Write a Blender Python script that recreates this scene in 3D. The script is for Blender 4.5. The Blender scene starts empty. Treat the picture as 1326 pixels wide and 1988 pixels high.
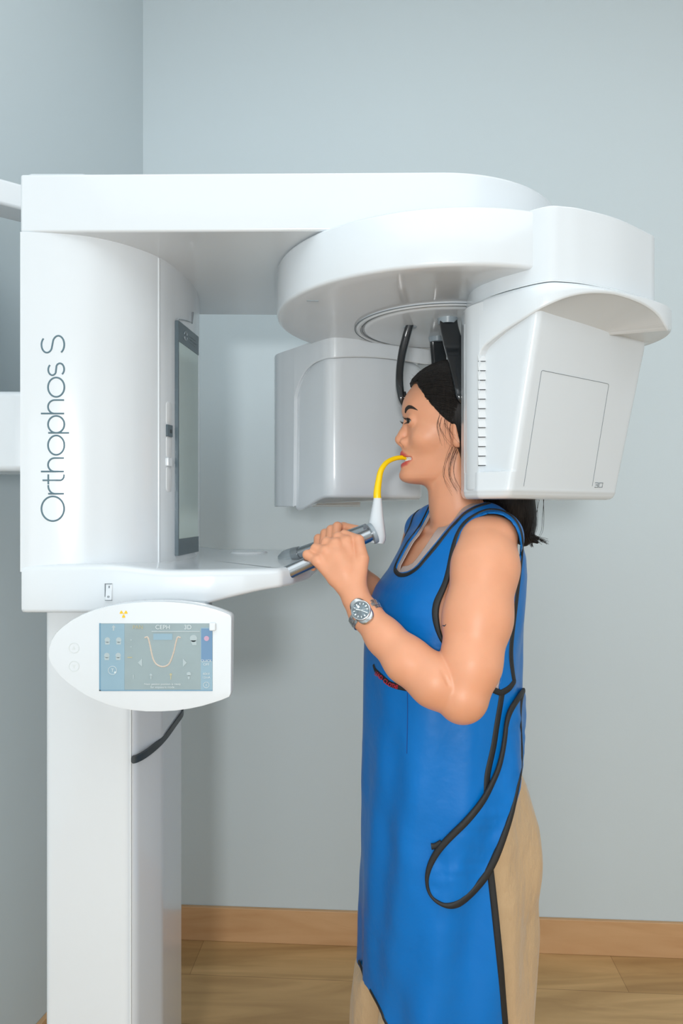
import bpy, bmesh, math, random
import numpy as np
from mathutils import Vector, Matrix

# ------------------------------------------------------------------ camera, light, exposure
scene = bpy.context.scene
col = scene.collection
F, CX, CY, H = 1340.0, 663.0, 985.0, 1.36      # focal length in pixels, principal column, horizon row, eye height


def P(px, py, d):
    """Point seen at pixel (px, py) at depth d from the camera."""
    return Vector(((px - CX) / F * d, d, H + (CY - py) / F * d))


cam_data = bpy.data.cameras.new('camera')
cam = bpy.data.objects.new('camera', cam_data)
col.objects.link(cam)
cam_data.sensor_fit = 'VERTICAL'
cam_data.sensor_height = 36.0
cam_data.lens = F * 36.0 / 1988.0
cam_data.shift_y = (CY - 994.0) / 1988.0
cam_data.clip_start = 0.02
cam.location = (0, 0, H)
cam.rotation_euler = (math.pi / 2, 0, 0)
scene.camera = cam

scene.view_settings.view_transform = 'Standard'
scene.view_settings.look = 'None'
scene.view_settings.gamma = 1.0
scene.view_settings.use_curve_mapping = False
scene.view_settings.exposure = 0.04

world = bpy.data.worlds.new('world')
scene.world = world
world.use_nodes = True
world.node_tree.nodes['Background'].inputs[0].default_value = (0.86, 0.95, 1.0, 1)
world.node_tree.nodes['Background'].inputs[1].default_value = 0.3


def area(name, loc, target, sx, sy, power, color):
    L = bpy.data.lights.new(name, 'AREA')
    L.shape = 'RECTANGLE'
    L.size, L.size_y, L.energy, L.color = sx, sy, power, color
    o = bpy.data.objects.new(name, L)
    col.objects.link(o)
    o.location = loc
    o.rotation_euler = (Vector(target) - Vector(loc)).to_track_quat('-Z', 'Y').to_euler()
    return o


area('flash_lamp', (-0.17, -1.25, H + 0.16), (0.05, 1.6, H - 0.25), 0.24, 0.24, 23, (0.98, 0.985, 0.98))
area('ceiling_lamp', (0.2, -0.3, 3.1), (0.2, -0.3, 0), 3.2, 3.0, 37, (0.90, 0.965, 1.0))
area('added_front_fill', (-0.25, -2.0, 0.95), (-0.1, 1.5, 0.95), 2.2, 1.85, 17, (0.90, 0.965, 1.0))  # added soft fill from behind the camera; no window is known there
area('added_right_fill', (2.5, -0.6, 1.1), (-0.6, 1.2, 0.9), 1.9, 2.1, 5, (0.92, 0.97, 1.0))  # weak fill added from the right side, not an actual doorway


# ------------------------------------------------------------------ materials
def lin(c):
    return tuple((x / 255 / 12.92) if x / 255 <= 0.04045 else ((x / 255 + 0.055) / 1.055) ** 2.4 for x in c) + (1.0,)


def mat(name, rgb, rough=0.5, metal=0.0, spec=0.5, coat=0.0, noise=0.0, nscale=40.0, bump=0.0, bscale=200.0, sss=0.0,
        emit=0.0, trans=0.0, bdist=0.002, stretch=(1, 1, 1), sheen=0.0, linear=False):
    m = bpy.data.materials.new(name)
    m.use_nodes = True
    nt = m.node_tree
    b = nt.nodes['Principled BSDF']
    c = rgb if linear else lin(rgb)
    if len(c) == 3:
        c = tuple(c) + (1.0,)
    b.inputs['Base Color'].default_value = c
    b.inputs['Roughness'].default_value = rough
    b.inputs['Metallic'].default_value = metal
    b.inputs['Specular IOR Level'].default_value = spec
    b.inputs['Coat Weight'].default_value = coat
    b.inputs['Coat Roughness'].default_value = 0.06
    b.inputs['Sheen Weight'].default_value = sheen
    b.inputs['Transmission Weight'].default_value = trans
    if sss:
        b.inputs['Subsurface Weight'].default_value = sss
        b.inputs['Subsurface Radius'].default_value = (1.0, 0.35, 0.2)
        b.inputs['Subsurface Scale'].default_value = 0.006
    if emit:
        b.inputs['Emission Color'].default_value = c
        b.inputs['Emission Strength'].default_value = emit
    tc = nt.nodes.new('ShaderNodeTexCoord')
    mp = nt.nodes.new('ShaderNodeMapping')
    mp.inputs['Scale'].default_value = stretch
    nt.links.new(tc.outputs['Object'], mp.inputs['Vector'])
    if noise:
        n = nt.nodes.new('ShaderNodeTexNoise')
        n.inputs['Scale'].default_value = nscale
        n.inputs['Detail'].default_value = 5
        nt.links.new(mp.outputs[0], n.inputs['Vector'])
        mr = nt.nodes.new('ShaderNodeMapRange')
        mr.inputs['From Min'].default_value = 0.3
        mr.inputs['From Max'].default_value = 0.7
        mr.inputs['To Min'].default_value = 1 - noise
        mr.inputs['To Max'].default_value = 1 + noise
        nt.links.new(n.outputs['Fac'], mr.inputs['Value'])
        mx = nt.nodes.new('ShaderNodeVectorMath')
        mx.operation = 'SCALE'
        mx.inputs[0].default_value = c[:3]
        nt.links.new(mr.outputs[0], mx.inputs['Scale'])
        nt.links.new(mx.outputs[0], b.inputs['Base Color'])
    if bump:
        n2 = nt.nodes.new('ShaderNodeTexNoise')
        n2.inputs['Scale'].default_value = bscale
        n2.inputs['Detail'].default_value = 4
        nt.links.new(mp.outputs[0], n2.inputs['Vector'])
        bp = nt.nodes.new('ShaderNodeBump')
        bp.inputs['Strength'].default_value = bump
        bp.inputs['Distance'].default_value = bdist
        nt.links.new(n2.outputs['Fac'], bp.inputs['Height'])
        nt.links.new(bp.outputs[0], b.inputs['Normal'])
    return m


M = {}
M['white'] = mat('glossy_white_plastic', (0.69, 0.735, 0.77), 0.2, spec=0.5, coat=0.35, noise=0.006, nscale=8, linear=True)
M['white_matt'] = mat('satin_white_plastic', (0.72, 0.75, 0.77), 0.35, noise=0.006, nscale=8, linear=True)
M['seam'] = mat('seam_gap', (120, 130, 136), 0.6, noise=0.05)
M['seam_light'] = mat('pale_seam', (226, 232, 234), 0.3, noise=0.01)
M['gray_band'] = mat('slate_gray_band', (84, 99, 107), 0.3, noise=0.03)
M['dark_strip'] = mat('charcoal_rubber_strip', (50, 59, 64), 0.45, noise=0.06)
M['slate_text'] = mat('slate_lettering', (84, 112, 124), 0.5, noise=0.02)
M['mirror'] = mat('mirror_glass', (0.60, 0.69, 0.655), 0.14, metal=0.4, noise=0.01, linear=True)
M['steel'] = mat('brushed_steel_tube', (0.42, 0.45, 0.48), 0.27, metal=1.0, noise=0.04, nscale=60, linear=True)
M['gray_plastic'] = mat('light_gray_plastic', (150, 162, 170), 0.3, noise=0.02)
M['clear'] = mat('smoky_clear_plastic', (190, 200, 205), 0.08, trans=0.75, noise=0.01)
M['yellow'] = mat('yellow_bite_stick', (1.0, 0.66, 0.0), 0.3, noise=0.02, linear=True)
M['black_gloss'] = mat('black_gloss_plastic', (0.012, 0.015, 0.018), 0.16, coat=0.5, noise=0.05, linear=True)
M['screen'] = mat('touch_screen', (140, 157, 161), 0.2, emit=0.06, noise=0.04, nscale=18)
M['screen_blue'] = mat('screen_blue_bar', (98, 134, 168), 0.2, emit=0.06, noise=0.02)
M['screen_left'] = mat('screen_side_bar', (134, 164, 180), 0.2, emit=0.06, noise=0.02)
M['screen_edge'] = mat('screen_edge', (110, 150, 175), 0.2, noise=0.02)
M['icon'] = mat('screen_icon_white', (200, 210, 213), 0.3, emit=0.06, noise=0.01)
M['icon_dim'] = mat('screen_icon_dim', (164, 179, 183), 0.3, emit=0.05, noise=0.01)
M['icon_yellow'] = mat('screen_icon_yellow', (176, 172, 140), 0.3, emit=0.05, noise=0.01)
M['icon_pink'] = mat('screen_icon_pink', (186, 150, 174), 0.3, emit=0.05, noise=0.01)
M['icon_tooth'] = mat('screen_tooth_arch', (196, 184, 172), 0.3, emit=0.05, noise=0.03, nscale=300)
M['button_ring'] = mat('button_ring', (205, 212, 214), 0.4, noise=0.02)
M['trefoil'] = mat('warning_yellow', (240, 190, 20), 0.5, noise=0.03)
M['dark_mark'] = mat('dark_printed_mark', (60, 66, 70), 0.6, noise=0.02)
M['wall'] = mat('painted_wall', (0.61, 0.69, 0.725), 0.75, noise=0.012, nscale=1.5, bump=0.06, bscale=260, linear=True)
M['ceiling'] = mat('painted_ceiling', (0.82, 0.84, 0.85), 0.8, noise=0.01, linear=True)
M['wall_white'] = mat('white_painted_wall', (0.80, 0.82, 0.83), 0.8, noise=0.01, linear=True)


def wood(name, c1, c2, plank=None, rough=0.45, along_x=True):
    m = bpy.data.materials.new(name)
    m.use_nodes = True
    nt = m.node_tree
    b = nt.nodes['Principled BSDF']
    b.inputs['Roughness'].default_value = rough
    tc = nt.nodes.new('ShaderNodeTexCoord')
    mp = nt.nodes.new('ShaderNodeMapping')
    mp.inputs['Scale'].default_value = (0.55, 4.0, 4.0)
    mp.inputs['Rotation'].default_value = (0, 0, math.radians(3.4))
    nt.links.new(tc.outputs['Object'], mp.inputs['Vector'])
    n = nt.nodes.new('ShaderNodeTexNoise')
    n.inputs['Scale'].default_value = 3.2
    n.inputs['Detail'].default_value = 9
    n.inputs['Distortion'].default_value = 1.6
    nt.links.new(mp.outputs[0], n.inputs['Vector'])
    r = nt.nodes.new('ShaderNodeValToRGB')
    r.color_ramp.elements[0].color, r.color_ramp.elements[1].color = lin(c1), lin(c2)
    r.color_ramp.elements[0].position, r.color_ramp.elements[1].position = 0.32, 0.68
    nt.links.new(n.outputs['Fac'], r.inputs[0])
    out = r.outputs[0]
    if plank:
        mp2 = nt.nodes.new('ShaderNodeMapping')
        mp2.inputs['Rotation'].default_value = (0, 0, math.radians(3.4))
        mp2.inputs['Location'].default_value = (0.56, 0.11, 0)
        nt.links.new(tc.outputs['Object'], mp2.inputs['Vector'])
        br = nt.nodes.new('ShaderNodeTexBrick')
        br.inputs['Scale'].default_value = 1.0
        br.inputs['Brick Width'].default_value = plank[0]
        br.inputs['Row Height'].default_value = plank[1]
        br.inputs['Mortar Size'].default_value = 0.0009
        br.inputs['Color1'].default_value = (1.0, 1.0, 1.0, 1)
        br.inputs['Color2'].default_value = (0.86, 0.82, 0.78, 1)
        br.inputs['Mortar'].default_value = (0.55, 0.5, 0.45, 1)
        nt.links.new(mp2.outputs[0], br.inputs['Vector'])
        mx = nt.nodes.new('ShaderNodeMix')
        mx.data_type = 'RGBA'
        mx.blend_type = 'MULTIPLY'
        mx.inputs['Factor'].default_value = 1
        nt.links.new(out, mx.inputs['A'])
        nt.links.new(br.outputs['Color'], mx.inputs['B'])
        out = mx.outputs['Result']
    nt.links.new(out, b.inputs['Base Color'])
    return m


M['floor'] = wood('oak_plank_floor', (182, 146, 98), (212, 174, 122), plank=(1.25, 0.19))
M['baseboard'] = wood('oak_baseboard', (200, 155, 110), (212, 170, 126))


# ------------------------------------------------------------------ mesh helpers
def link(name, me, m=None, parent=None, smooth=True, angle=38):
    o = bpy.data.objects.new(name, me)
    col.objects.link(o)
    if m is not None:
        for x in (m if isinstance(m, (list, tuple)) else [m]):
            me.materials.append(x)
    if smooth:
        me.shade_smooth()
        me.set_sharp_from_angle(angle=math.radians(angle))
    if parent is not None:
        o.parent = parent
        o.matrix_parent_inverse = parent.matrix_world.inverted()
    return o


def mesh(name, V, Fc, m, parent=None, smooth=True, angle=38, fix=True):
    me = bpy.data.meshes.new(name)
    me.from_pydata([tuple(v) for v in V], [], [tuple(f) for f in Fc])
    if fix:
        bm = bmesh.new()
        bm.from_mesh(me)
        bmesh.ops.recalc_face_normals(bm, faces=bm.faces)
        bm.to_mesh(me)
        bm.free()
    me.update()
    return link(name, me, m, parent, smooth, angle)


def empty(name, loc):
    o = bpy.data.objects.new(name, None)
    col.objects.link(o)
    o.location = loc
    o.empty_display_size = 0.1
    bpy.context.view_layer.update()
    return o


def tag(o, label, cat=None, group=None, kind=None):
    if label:
        o['label'] = label
    if cat:
        o['category'] = cat
    if group:
        o['group'] = group
    if kind:
        o['kind'] = kind
    return o


def box_vf(c, s):
    x, y, z = c
    a, b, d = s[0] / 2, s[1] / 2, s[2] / 2
    V = [(x + i * a, y + j * b, z + k * d) for i in (-1, 1) for j in (-1, 1) for k in (-1, 1)]
    Fc = [(0, 1, 3, 2), (4, 6, 7, 5), (0, 4, 5, 1), (2, 3, 7, 6), (0, 2, 6, 4), (1, 5, 7, 3)]
    return V, Fc


def box(name, c, s, m, parent=None, bevel=0.0, kind=None):
    V, Fc = box_vf(c, s)
    o = mesh(name, V, Fc, m, parent)
    if bevel:
        add_bevel(o, bevel)
    if kind:
        o['kind'] = kind
    return o


def add_bevel(o, w, seg=4):
    md = o.modifiers.new('bevel', 'BEVEL')
    md.width = w
    md.segments = seg
    md.limit_method = 'ANGLE'
    md.angle_limit = math.radians(40)
    md.harden_normals = True
    return md


def round_poly(pts, r, seg=6):
    """Closed 2D outline with rounded corners; r is a number or a list."""
    n = len(pts)
    out = []
    for i in range(n):
        p0, p1, p2 = Vector(pts[i - 1]), Vector(pts[i]), Vector(pts[(i + 1) % n])
        ri = r[i] if isinstance(r, (list, tuple)) else r
        a, b = (p0 - p1), (p2 - p1)
        la, lb = a.length, b.length
        a, b = a / la, b / lb
        ang = a.angle(b)
        t = min(ri / math.tan(ang / 2), la * 0.49, lb * 0.49) if ri > 0 else 0
        if t <= 1e-6:
            out.append(tuple(p1))
            continue
        s, e = p1 + a * t, p1 + b * t
        for k in range(seg + 1):
            u = k / seg
            out.append(tuple(s * (1 - u) ** 2 + p1 * 2 * u * (1 - u) + e * u * u))
    return out


def prism(name, pts, z0, z1, m, parent=None, bevel=0.0, seg=4, angle=38):
    n = len(pts)
    V = [(p[0], p[1], z0) for p in pts] + [(p[0], p[1], z1) for p in pts]
    Fc = [tuple(range(n)), tuple(range(n, 2 * n))] + [(i, (i + 1) % n, n + (i + 1) % n, n + i) for i in range(n)]
    o = mesh(name, V, Fc, m, parent, angle=angle)
    if bevel:
        add_bevel(o, bevel, seg)
    return o


def loft(name, rings, m, parent=None, caps=(True, True), closed=True, angle=38):
    n = len(rings[0])
    V = [tuple(v) for r in rings for v in r]
    Fc = []
    for j in range(len(rings) - 1):
        for i in range(n if closed else n - 1):
            k = (i + 1) % n
            Fc.append((j * n + i, j * n + k, (j + 1) * n + k, (j + 1) * n + i))
    if caps[0]:
        Fc.append(tuple(range(n)))
    if caps[1]:
        Fc.append(tuple((len(rings) - 1) * n + i for i in range(n)))
    return mesh(name, V, Fc, m, parent, angle=angle)


def lathe(name, prof, c, m, parent=None, seg=96, angle=30):
    rings = []
    for r, z in prof:
        r = max(r, 1e-4)
        rings.append([(c[0] + r * math.cos(2 * math.pi * i / seg), c[1] + r * math.sin(2 * math.pi * i / seg), c[2] + z) for i in range(seg)])
    return loft(name, rings, m, parent, angle=angle)


def spline(pts, n=40):
    """Catmull-Rom through the points (any dimension), sampled at n+1 places."""
    A = np.array([list(p) for p in pts], float)
    A = np.vstack([2 * A[0] - A[1], A, 2 * A[-1] - A[-2]])
    out = []
    segs = len(A) - 3
    for k in range(n + 1):
        t = k / n * segs
        i = min(int(t), segs - 1)
        u = t - i
        p0, p1, p2, p3 = A[i:i + 4]
        out.append(0.5 * (2 * p1 + (p2 - p0) * u + (2 * p0 - 5 * p1 + 4 * p2 - p3) * u * u + (3 * p1 - p0 - 3 * p2 + p3) * u ** 3))
    return np.array(out)


def closed_spline(pts, per=10, corner=()):
    """Closed Catmull-Rom outline; the listed indices stay sharp."""
    n = len(pts)
    A = [np.array(p, float) for p in pts]
    out = []
    for i in range(n):
        p0, p1, p2, p3 = A[i - 1], A[i], A[(i + 1) % n], A[(i + 2) % n]
        if i in corner:
            p0 = 2 * p1 - p2
        if (i + 1) % n in corner:
            p3 = 2 * p2 - p1
        for k in range(per):
            u = k / per
            out.append(tuple(0.5 * (2 * p1 + (p2 - p0) * u + (2 * p0 - 5 * p1 + 4 * p2 - p3) * u * u + (3 * p1 - p0 - 3 * p2 + p3) * u ** 3)))
    return out


def tube_vf(path, rad, seg=12, flat=1.0, up=None):
    path = [Vector(p) for p in path]
    n = len(path)
    V, Fc = [], []
    nrm = None
    for i, p in enumerate(path):
        t = (path[min(i + 1, n - 1)] - path[max(i - 1, 0)]).normalized()
        if up is not None:
            nrm = (Vector(up) - t * t.dot(Vector(up))).normalized()
        elif nrm is None:
            a = Vector((0, 0, 1)) if abs(t.z) < 0.9 else Vector((0, 1, 0))
            nrm = (a - t * t.dot(a)).normalized()
        else:
            nrm = (nrm - t * t.dot(nrm)).normalized()
        bi = t.cross(nrm)
        r = rad[i] if hasattr(rad, '__len__') else rad
        for k in range(seg):
            a = 2 * math.pi * k / seg
            V.append(p + nrm * (r * flat * math.cos(a)) + bi * (r * math.sin(a)))
    for i in range(n - 1):
        for k in range(seg):
            q = (k + 1) % seg
            Fc.append((i * seg + k, i * seg + q, (i + 1) * seg + q, (i + 1) * seg + k))
    Fc.append(tuple(range(seg)))
    Fc.append(tuple((n - 1) * seg + k for k in range(seg)))
    return V, Fc


def tube(name, path, rad, m, parent=None, seg=16, flat=1.0, up=None, angle=50):
    V, Fc = tube_vf(path, rad, seg, flat, up)
    return mesh(name, V, Fc, m, parent, angle=angle)


def merge(parts):
    V, Fc = [], []
    for v, f in parts:
        o = len(V)
        V += [tuple(x) for x in v]
        Fc += [tuple(i + o for i in q) for q in f]
    return V, Fc


def resample(poly, n):
    """Closed 2D polygon resampled to n points by arc length."""
    A = np.array(poly + [poly[0]], float)
    s = np.r_[0, np.cumsum(np.linalg.norm(np.diff(A, axis=0), axis=1))]
    t = np.linspace(0, s[-1], n, endpoint=False)
    return np.c_[np.interp(t, s, A[:, 0]), np.interp(t, s, A[:, 1])]


def radial(poly, c, n):
    """Closed star-shaped 2D polygon resampled at n equal angles around c."""
    A = resample(poly, 2000) - np.array(c)
    th = np.arctan2(A[:, 1], A[:, 0])
    o = np.argsort(th)
    th, rr = th[o], np.linalg.norm(A, axis=1)[o]
    t = -math.pi + 2 * math.pi * np.arange(n) / n
    r = np.interp(t, np.r_[th[-1] - 2 * math.pi, th, th[0] + 2 * math.pi], np.r_[rr[-1], rr, rr[0]])
    return np.c_[c[0] + r * np.cos(t), c[1] + r * np.sin(t)]


FONT = {}


def text_obj(name, s, size, m, parent, loc, rot, align='CENTER', depth=0.0002):
    cu = bpy.data.curves.new(name, 'FONT')
    cu.body = s
    cu.size = size
    cu.align_x = align
    cu.align_y = 'CENTER'
    cu.extrude = depth
    tmp = bpy.data.objects.new(name, cu)
    col.objects.link(tmp)
    dg = bpy.context.evaluated_depsgraph_get()
    me = bpy.data.meshes.new_from_object(tmp.evaluated_get(dg))
    bpy.data.objects.remove(tmp)
    bpy.data.curves.remove(cu)
    me.name = name
    me.transform(Matrix.Translation(loc) @ rot.to_4x4())
    me.materials.clear()
    return link(name, me, m, parent, smooth=False)


FACE_CAM = Matrix(((1, 0, 0), (0, 0, -1), (0, 1, 0)))     # text plane facing the -Y side (x stays, y -> z)
# ------------------------------------------------------------------ room
BW0, BW1 = P(333, 1819, 0), None
def back_wall_y(x):
    return 2.185 + (x + 0.538) * (2.092 - 2.185) / (1.035 + 0.538)


cx_ = -0.63                                    # the left back corner
corner = (cx_, back_wall_y(cx_))
rc = (2.6, back_wall_y(2.6))
lc = (corner[0] - 0.95, -2.1)
ZC = 3.15


def slab(name, p, q, z0, z1, t, m, side):
    """A wall between plan points p and q, thickness t to the given side."""
    d = Vector((q[0] - p[0], q[1] - p[1]))
    n = Vector((-d.y, d.x)).normalized() * t * side
    pts = [p, q, (q[0] + n.x, q[1] + n.y), (p[0] + n.x, p[1] + n.y)]
    o = prism(name, pts, z0, z1, m)
    o['kind'] = 'structure'
    return o


slab('wall_back', (corner[0] - 0.12, back_wall_y(corner[0] - 0.12)), (rc[0] + 0.12, back_wall_y(rc[0] + 0.12)), 0, ZC, 0.12, M['wall'], 1)
slab('wall_left', corner, lc, 0, ZC, 0.12, M['wall'], -1)
slab('wall_right', rc, (2.6, -2.1), 0, ZC, 0.12, M['wall_white'], 1)
slab('wall_front', (lc[0] - 0.12, -2.1), (2.72, -2.1), 0, ZC, 0.12, M['wall_white'], -1)
fl = prism('floor', [(-1.9, -2.3), (2.8, -2.3), (2.8, 2.35), (-1.9, 2.35)], -0.08, 0, M['floor'])
fl['kind'] = 'structure'
ce = prism('ceiling', [(-1.9, -2.3), (2.8, -2.3), (2.8, 2.35), (-1.9, 2.35)], ZC, ZC + 0.08, M['ceiling'])
ce['kind'] = 'structure'
BH = (1819 - 1757) / F * 2.185 + 0.004


def skirting(name, p, q, side):
    d = Vector((q[0] - p[0], q[1] - p[1]))
    n = Vector((-d.y, d.x)).normalized() * 0.013 * side
    o = prism(name, [p, q, (q[0] + n.x, q[1] + n.y), (p[0] + n.x, p[1] + n.y)], 0, BH, M['baseboard'], bevel=0.002, seg=2)
    o['kind'] = 'structure'


skirting('baseboard_back', (corner[0], corner[1] - 0.0005), (rc[0], rc[1] - 0.0005), -1)
skirting('baseboard_left', (corner[0] + 0.0005, corner[1]), (lc[0] + 0.0005, lc[1]), 1)
# ------------------------------------------------------------------ dental x-ray machine
def Zp(py, d):
    return H + (CY - py) / F * d


MAC = empty('dental_xray_machine', (-0.42, 1.38, 0))
tag(MAC, 'white panoramic dental x-ray machine with column, overhead arm and tablet-like control panel', 'x-ray machine')

# lower column: flat front, rounded right flank
colplan = round_poly([(-0.516, 1.2), (-0.363, 1.2), (-0.337, 1.30), (-0.340, 1.47), (-0.38, 1.56), (-0.516, 1.56)],
                     [0.012, 0.03, 0.07, 0.05, 0.03, 0.01], 8)
column = prism('column', colplan, 0.0, Zp(1180, 1.2) + 0.02, M['white'], MAC, bevel=0.002, seg=2, angle=25)
sx = -0.3665
box('column_seam', (sx, 1.1995, 0.58), (0.0016, 0.002, 1.15), M['seam_light'], column)
# dark strip wrapping the right flank
zs = Zp(1475, 1.2)
path = [(-0.3655, 1.199), (-0.357, 1.2035), (-0.3475, 1.228), (-0.3395, 1.275), (-0.336, 1.33), (-0.337, 1.40), (-0.3385, 1.47), (-0.349, 1.52)]
sp = spline(path, 40)
hw = 0.0062
rings = []
for i, (x, y) in enumerate(sp):
    q0, q1 = sp[max(i - 1, 0)], sp[min(i + 1, len(sp) - 1)]
    t = (q1 - q0) / np.linalg.norm(q1 - q0)
    nn = np.array([t[1], -t[0]])
    a = x + nn[0] * 0.0012, y + nn[1] * 0.0012
    b = x - nn[0] * 0.004, y - nn[1] * 0.004
    k = hw * (0.45 if i == 0 else (0.8 if i == 1 else 1))
    rings.append([(a[0], a[1], zs - k), (a[0], a[1], zs + k), (b[0], b[1], zs + k), (b[0], b[1], zs - k)])
loft('accent_strip', rings, M['dark_strip'], column, angle=30)

# upper housing with the D-shaped plan
hpath = spline([(-0.523, 1.153), (-0.47, 1.160), (-0.42, 1.177), (-0.375, 1.213), (-0.336, 1.27), (-0.318, 1.335), (-0.309, 1.40), (-0.308, 1.46), (-0.315, 1.53)], 60)
hplan = [(-0.5365, 1.1525)] + [tuple(p) for p in hpath] + [(-0.33, 1.58), (-0.5365, 1.58)]
ZH0, ZH1 = Zp(1094, 1.152) - 0.014, Zp(449, 1.152)
housing = prism('upper_housing', hplan, ZH0, ZH1 - 0.0006, M['white'], MAC, angle=20)
HX = [p[0] for p in hpath[:46]]
HY = [p[1] for p in hpath[:46]]


def on_housing(px, py, off=0.0):
    """Point of the housing's curved front seen at a pixel."""
    best = None
    for i in range(len(hpath) - 1):
        a, b = hpath[i], hpath[i + 1]
        k = (px - CX) / F
        fa, fb = a[0] - k * a[1], b[0] - k * b[1]
        if fa * fb <= 0:
            t = fa / (fa - fb) if fa != fb else 0
            q = a + (b - a) * t
            d = b - a
            n = np.array([d[1], -d[0]]) / np.linalg.norm(d)
            return Vector((q[0] + n[0] * off, q[1] + n[1] * off, Zp(py, q[1]))), Vector((n[0], n[1], 0))
    q = hpath[0]
    return Vector((q[0], q[1] - off, Zp(py, q[1]))), Vector((0, -1, 0))


# seam highlight ridge
q, n = on_housing(308, 800)
box('housing_ridge', (q.x, q.y, (ZH0 + ZH1) / 2), (0.004, 0.004, ZH1 - ZH0 - 0.004), M['white'], housing, bevel=0.0018)

# lettering along the housing, drawn stroke by stroke (text x runs up the housing, text y runs to the left)
def arc(cx, cy, rx, ry, a0, a1, n=26):
    return [(cx + rx * math.cos(math.radians(a0 + (a1 - a0) * i / n)), cy + ry * math.sin(math.radians(a0 + (a1 - a0) * i / n))) for i in range(n + 1)]


GL = {
    'O': (0.90, [arc(0.43, 0.5, 0.42, 0.5, 0, 360, 48)]),
    'r': (0.36, [[(0.04, 0), (0.04, 0.70)], [(0.04, 0.42)] + arc(0.31, 0.40, 0.27, 0.30, 165, 85, 12)]),
    't': (0.40, [[(0.14, 0.95), (0.14, 0.18)] + arc(0.30, 0.18, 0.16, 0.175, 180, 285, 12), [(0.0, 0.70), (0.34, 0.70)]]),
    'h': (0.60, [[(0.04, 0), (0.04, 1.02)], [(0.04, 0.40)] + arc(0.27, 0.42, 0.23, 0.29, 178, 0, 20) + [(0.50, 0.0)]]),
    'o': (0.72, [arc(0.34, 0.35, 0.33, 0.36, 0, 360, 44)]),
    'p': (0.66, [[(0.04, -0.22), (0.04, 0.70)], arc(0.33, 0.35, 0.29, 0.36, 0, 360, 40)]),
    's': (0.50, [arc(0.22, 0.52, 0.19, 0.18, 35, 235, 18)[0:19] + arc(0.235, 0.185, 0.20, 0.185, 55, -150, 18)]),
    'S': (0.66, [arc(0.31, 0.76, 0.27, 0.24, 38, 240, 22) + arc(0.315, 0.255, 0.30, 0.26, 62, -152, 24)]),
    ' ': (0.26, []),
}
adv = sum(GL[ch][0] for ch in 'Orthophos S')
UX = (1012.0 - 655.0) / (adv - 0.10)
parts = []
cur = 0.0
for ch in 'Orthophos S':
    w, strokes = GL[ch]
    for st in strokes:
        if len(st) < 12:
            st = [tuple(p) for p in np.vstack([np.linspace(st[i], st[i + 1], 8)[(0 if i == 0 else 1):] for i in range(len(st) - 1)])]
        pts3 = []
        for (u, v) in st:
            py = 1012.0 - (cur + u) * UX
            px = 124.5 - v * 44.0
            pts3.append(on_housing(px, py, -0.0007)[0])
        parts.append(tube_vf(pts3, 0.00165, 10))
    cur += w
V, Fc = merge(parts)
mesh('lettering', V, Fc, M['slate_text'], housing, angle=60)

# hook slot with sliders beside the mirror
def slot_piece(name, px, y0, y1, w, m, parent, off=0.0012, th=0.003, rnd=0.45):
    a, n = on_housing(px, (y0 + y1) / 2, off)
    z0, z1 = Zp(y1, a.y), Zp(y0, a.y)
    pl = round_poly([(-w / 2, z0), (w / 2, z0), (w / 2, z1), (-w / 2, z1)], min(w, z1 - z0) * rnd, 5)
    tdir = Vector((-n.y, n.x, 0))
    rings = []
    for o in (-th, th * 0.6, th):
        s = 1.0 if o < th * 0.7 else 0.88
        rings.append([tuple(Vector((a.x, a.y, 0)) + tdir * (p[0] * s) + n * o + Vector((0, 0, (p[1] - (z0 + z1) / 2) * (s if s == 1 else 0.985) + (z0 + z1) / 2))) for p in pl])
    return loft(name, rings, m, parent, angle=40)


for (y0, y1) in ((780, 827), (846, 890), (905, 955)):
    slot_piece('hook_channel', 327.5, y0, y1, 0.020, M['white_matt'], housing, 0.0002, 0.0009)
slot_piece('slider', 327.5, 825, 848, 0.021, M['gray_band'], housing, 0.0006, 0.0028, 0.08)
slot_piece('slider_slot', 328.5, 834, 841, 0.008, M['dark_mark'], housing, 0.0028, 0.0012, 0.1)
slot_piece('hook_knob', 326, 889, 905, 0.017, M['white'], housing, 0.001, 0.004, 0.15)

# mirror on the right flank
m0, m1 = Vector((-0.3155, 1.325)), Vector((-0.3035, 1.453))
mt = (m1 - m0).normalized()
mn = Vector((mt.y, -mt.x))
def mslab(name, u0, u1, z0, z1, o0, o1, m, parent, bevel=0.0):
    L = (m1 - m0).length
    a, b = m0 + mt * (u0 * L), m0 + mt * (u1 * L)
    pl = [a + mn * o0, b + mn * o0, b + mn * o1, a + mn * o1]
    return prism(name, [tuple(p) for p in pl], z0, z1, m, parent, bevel)


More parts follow.
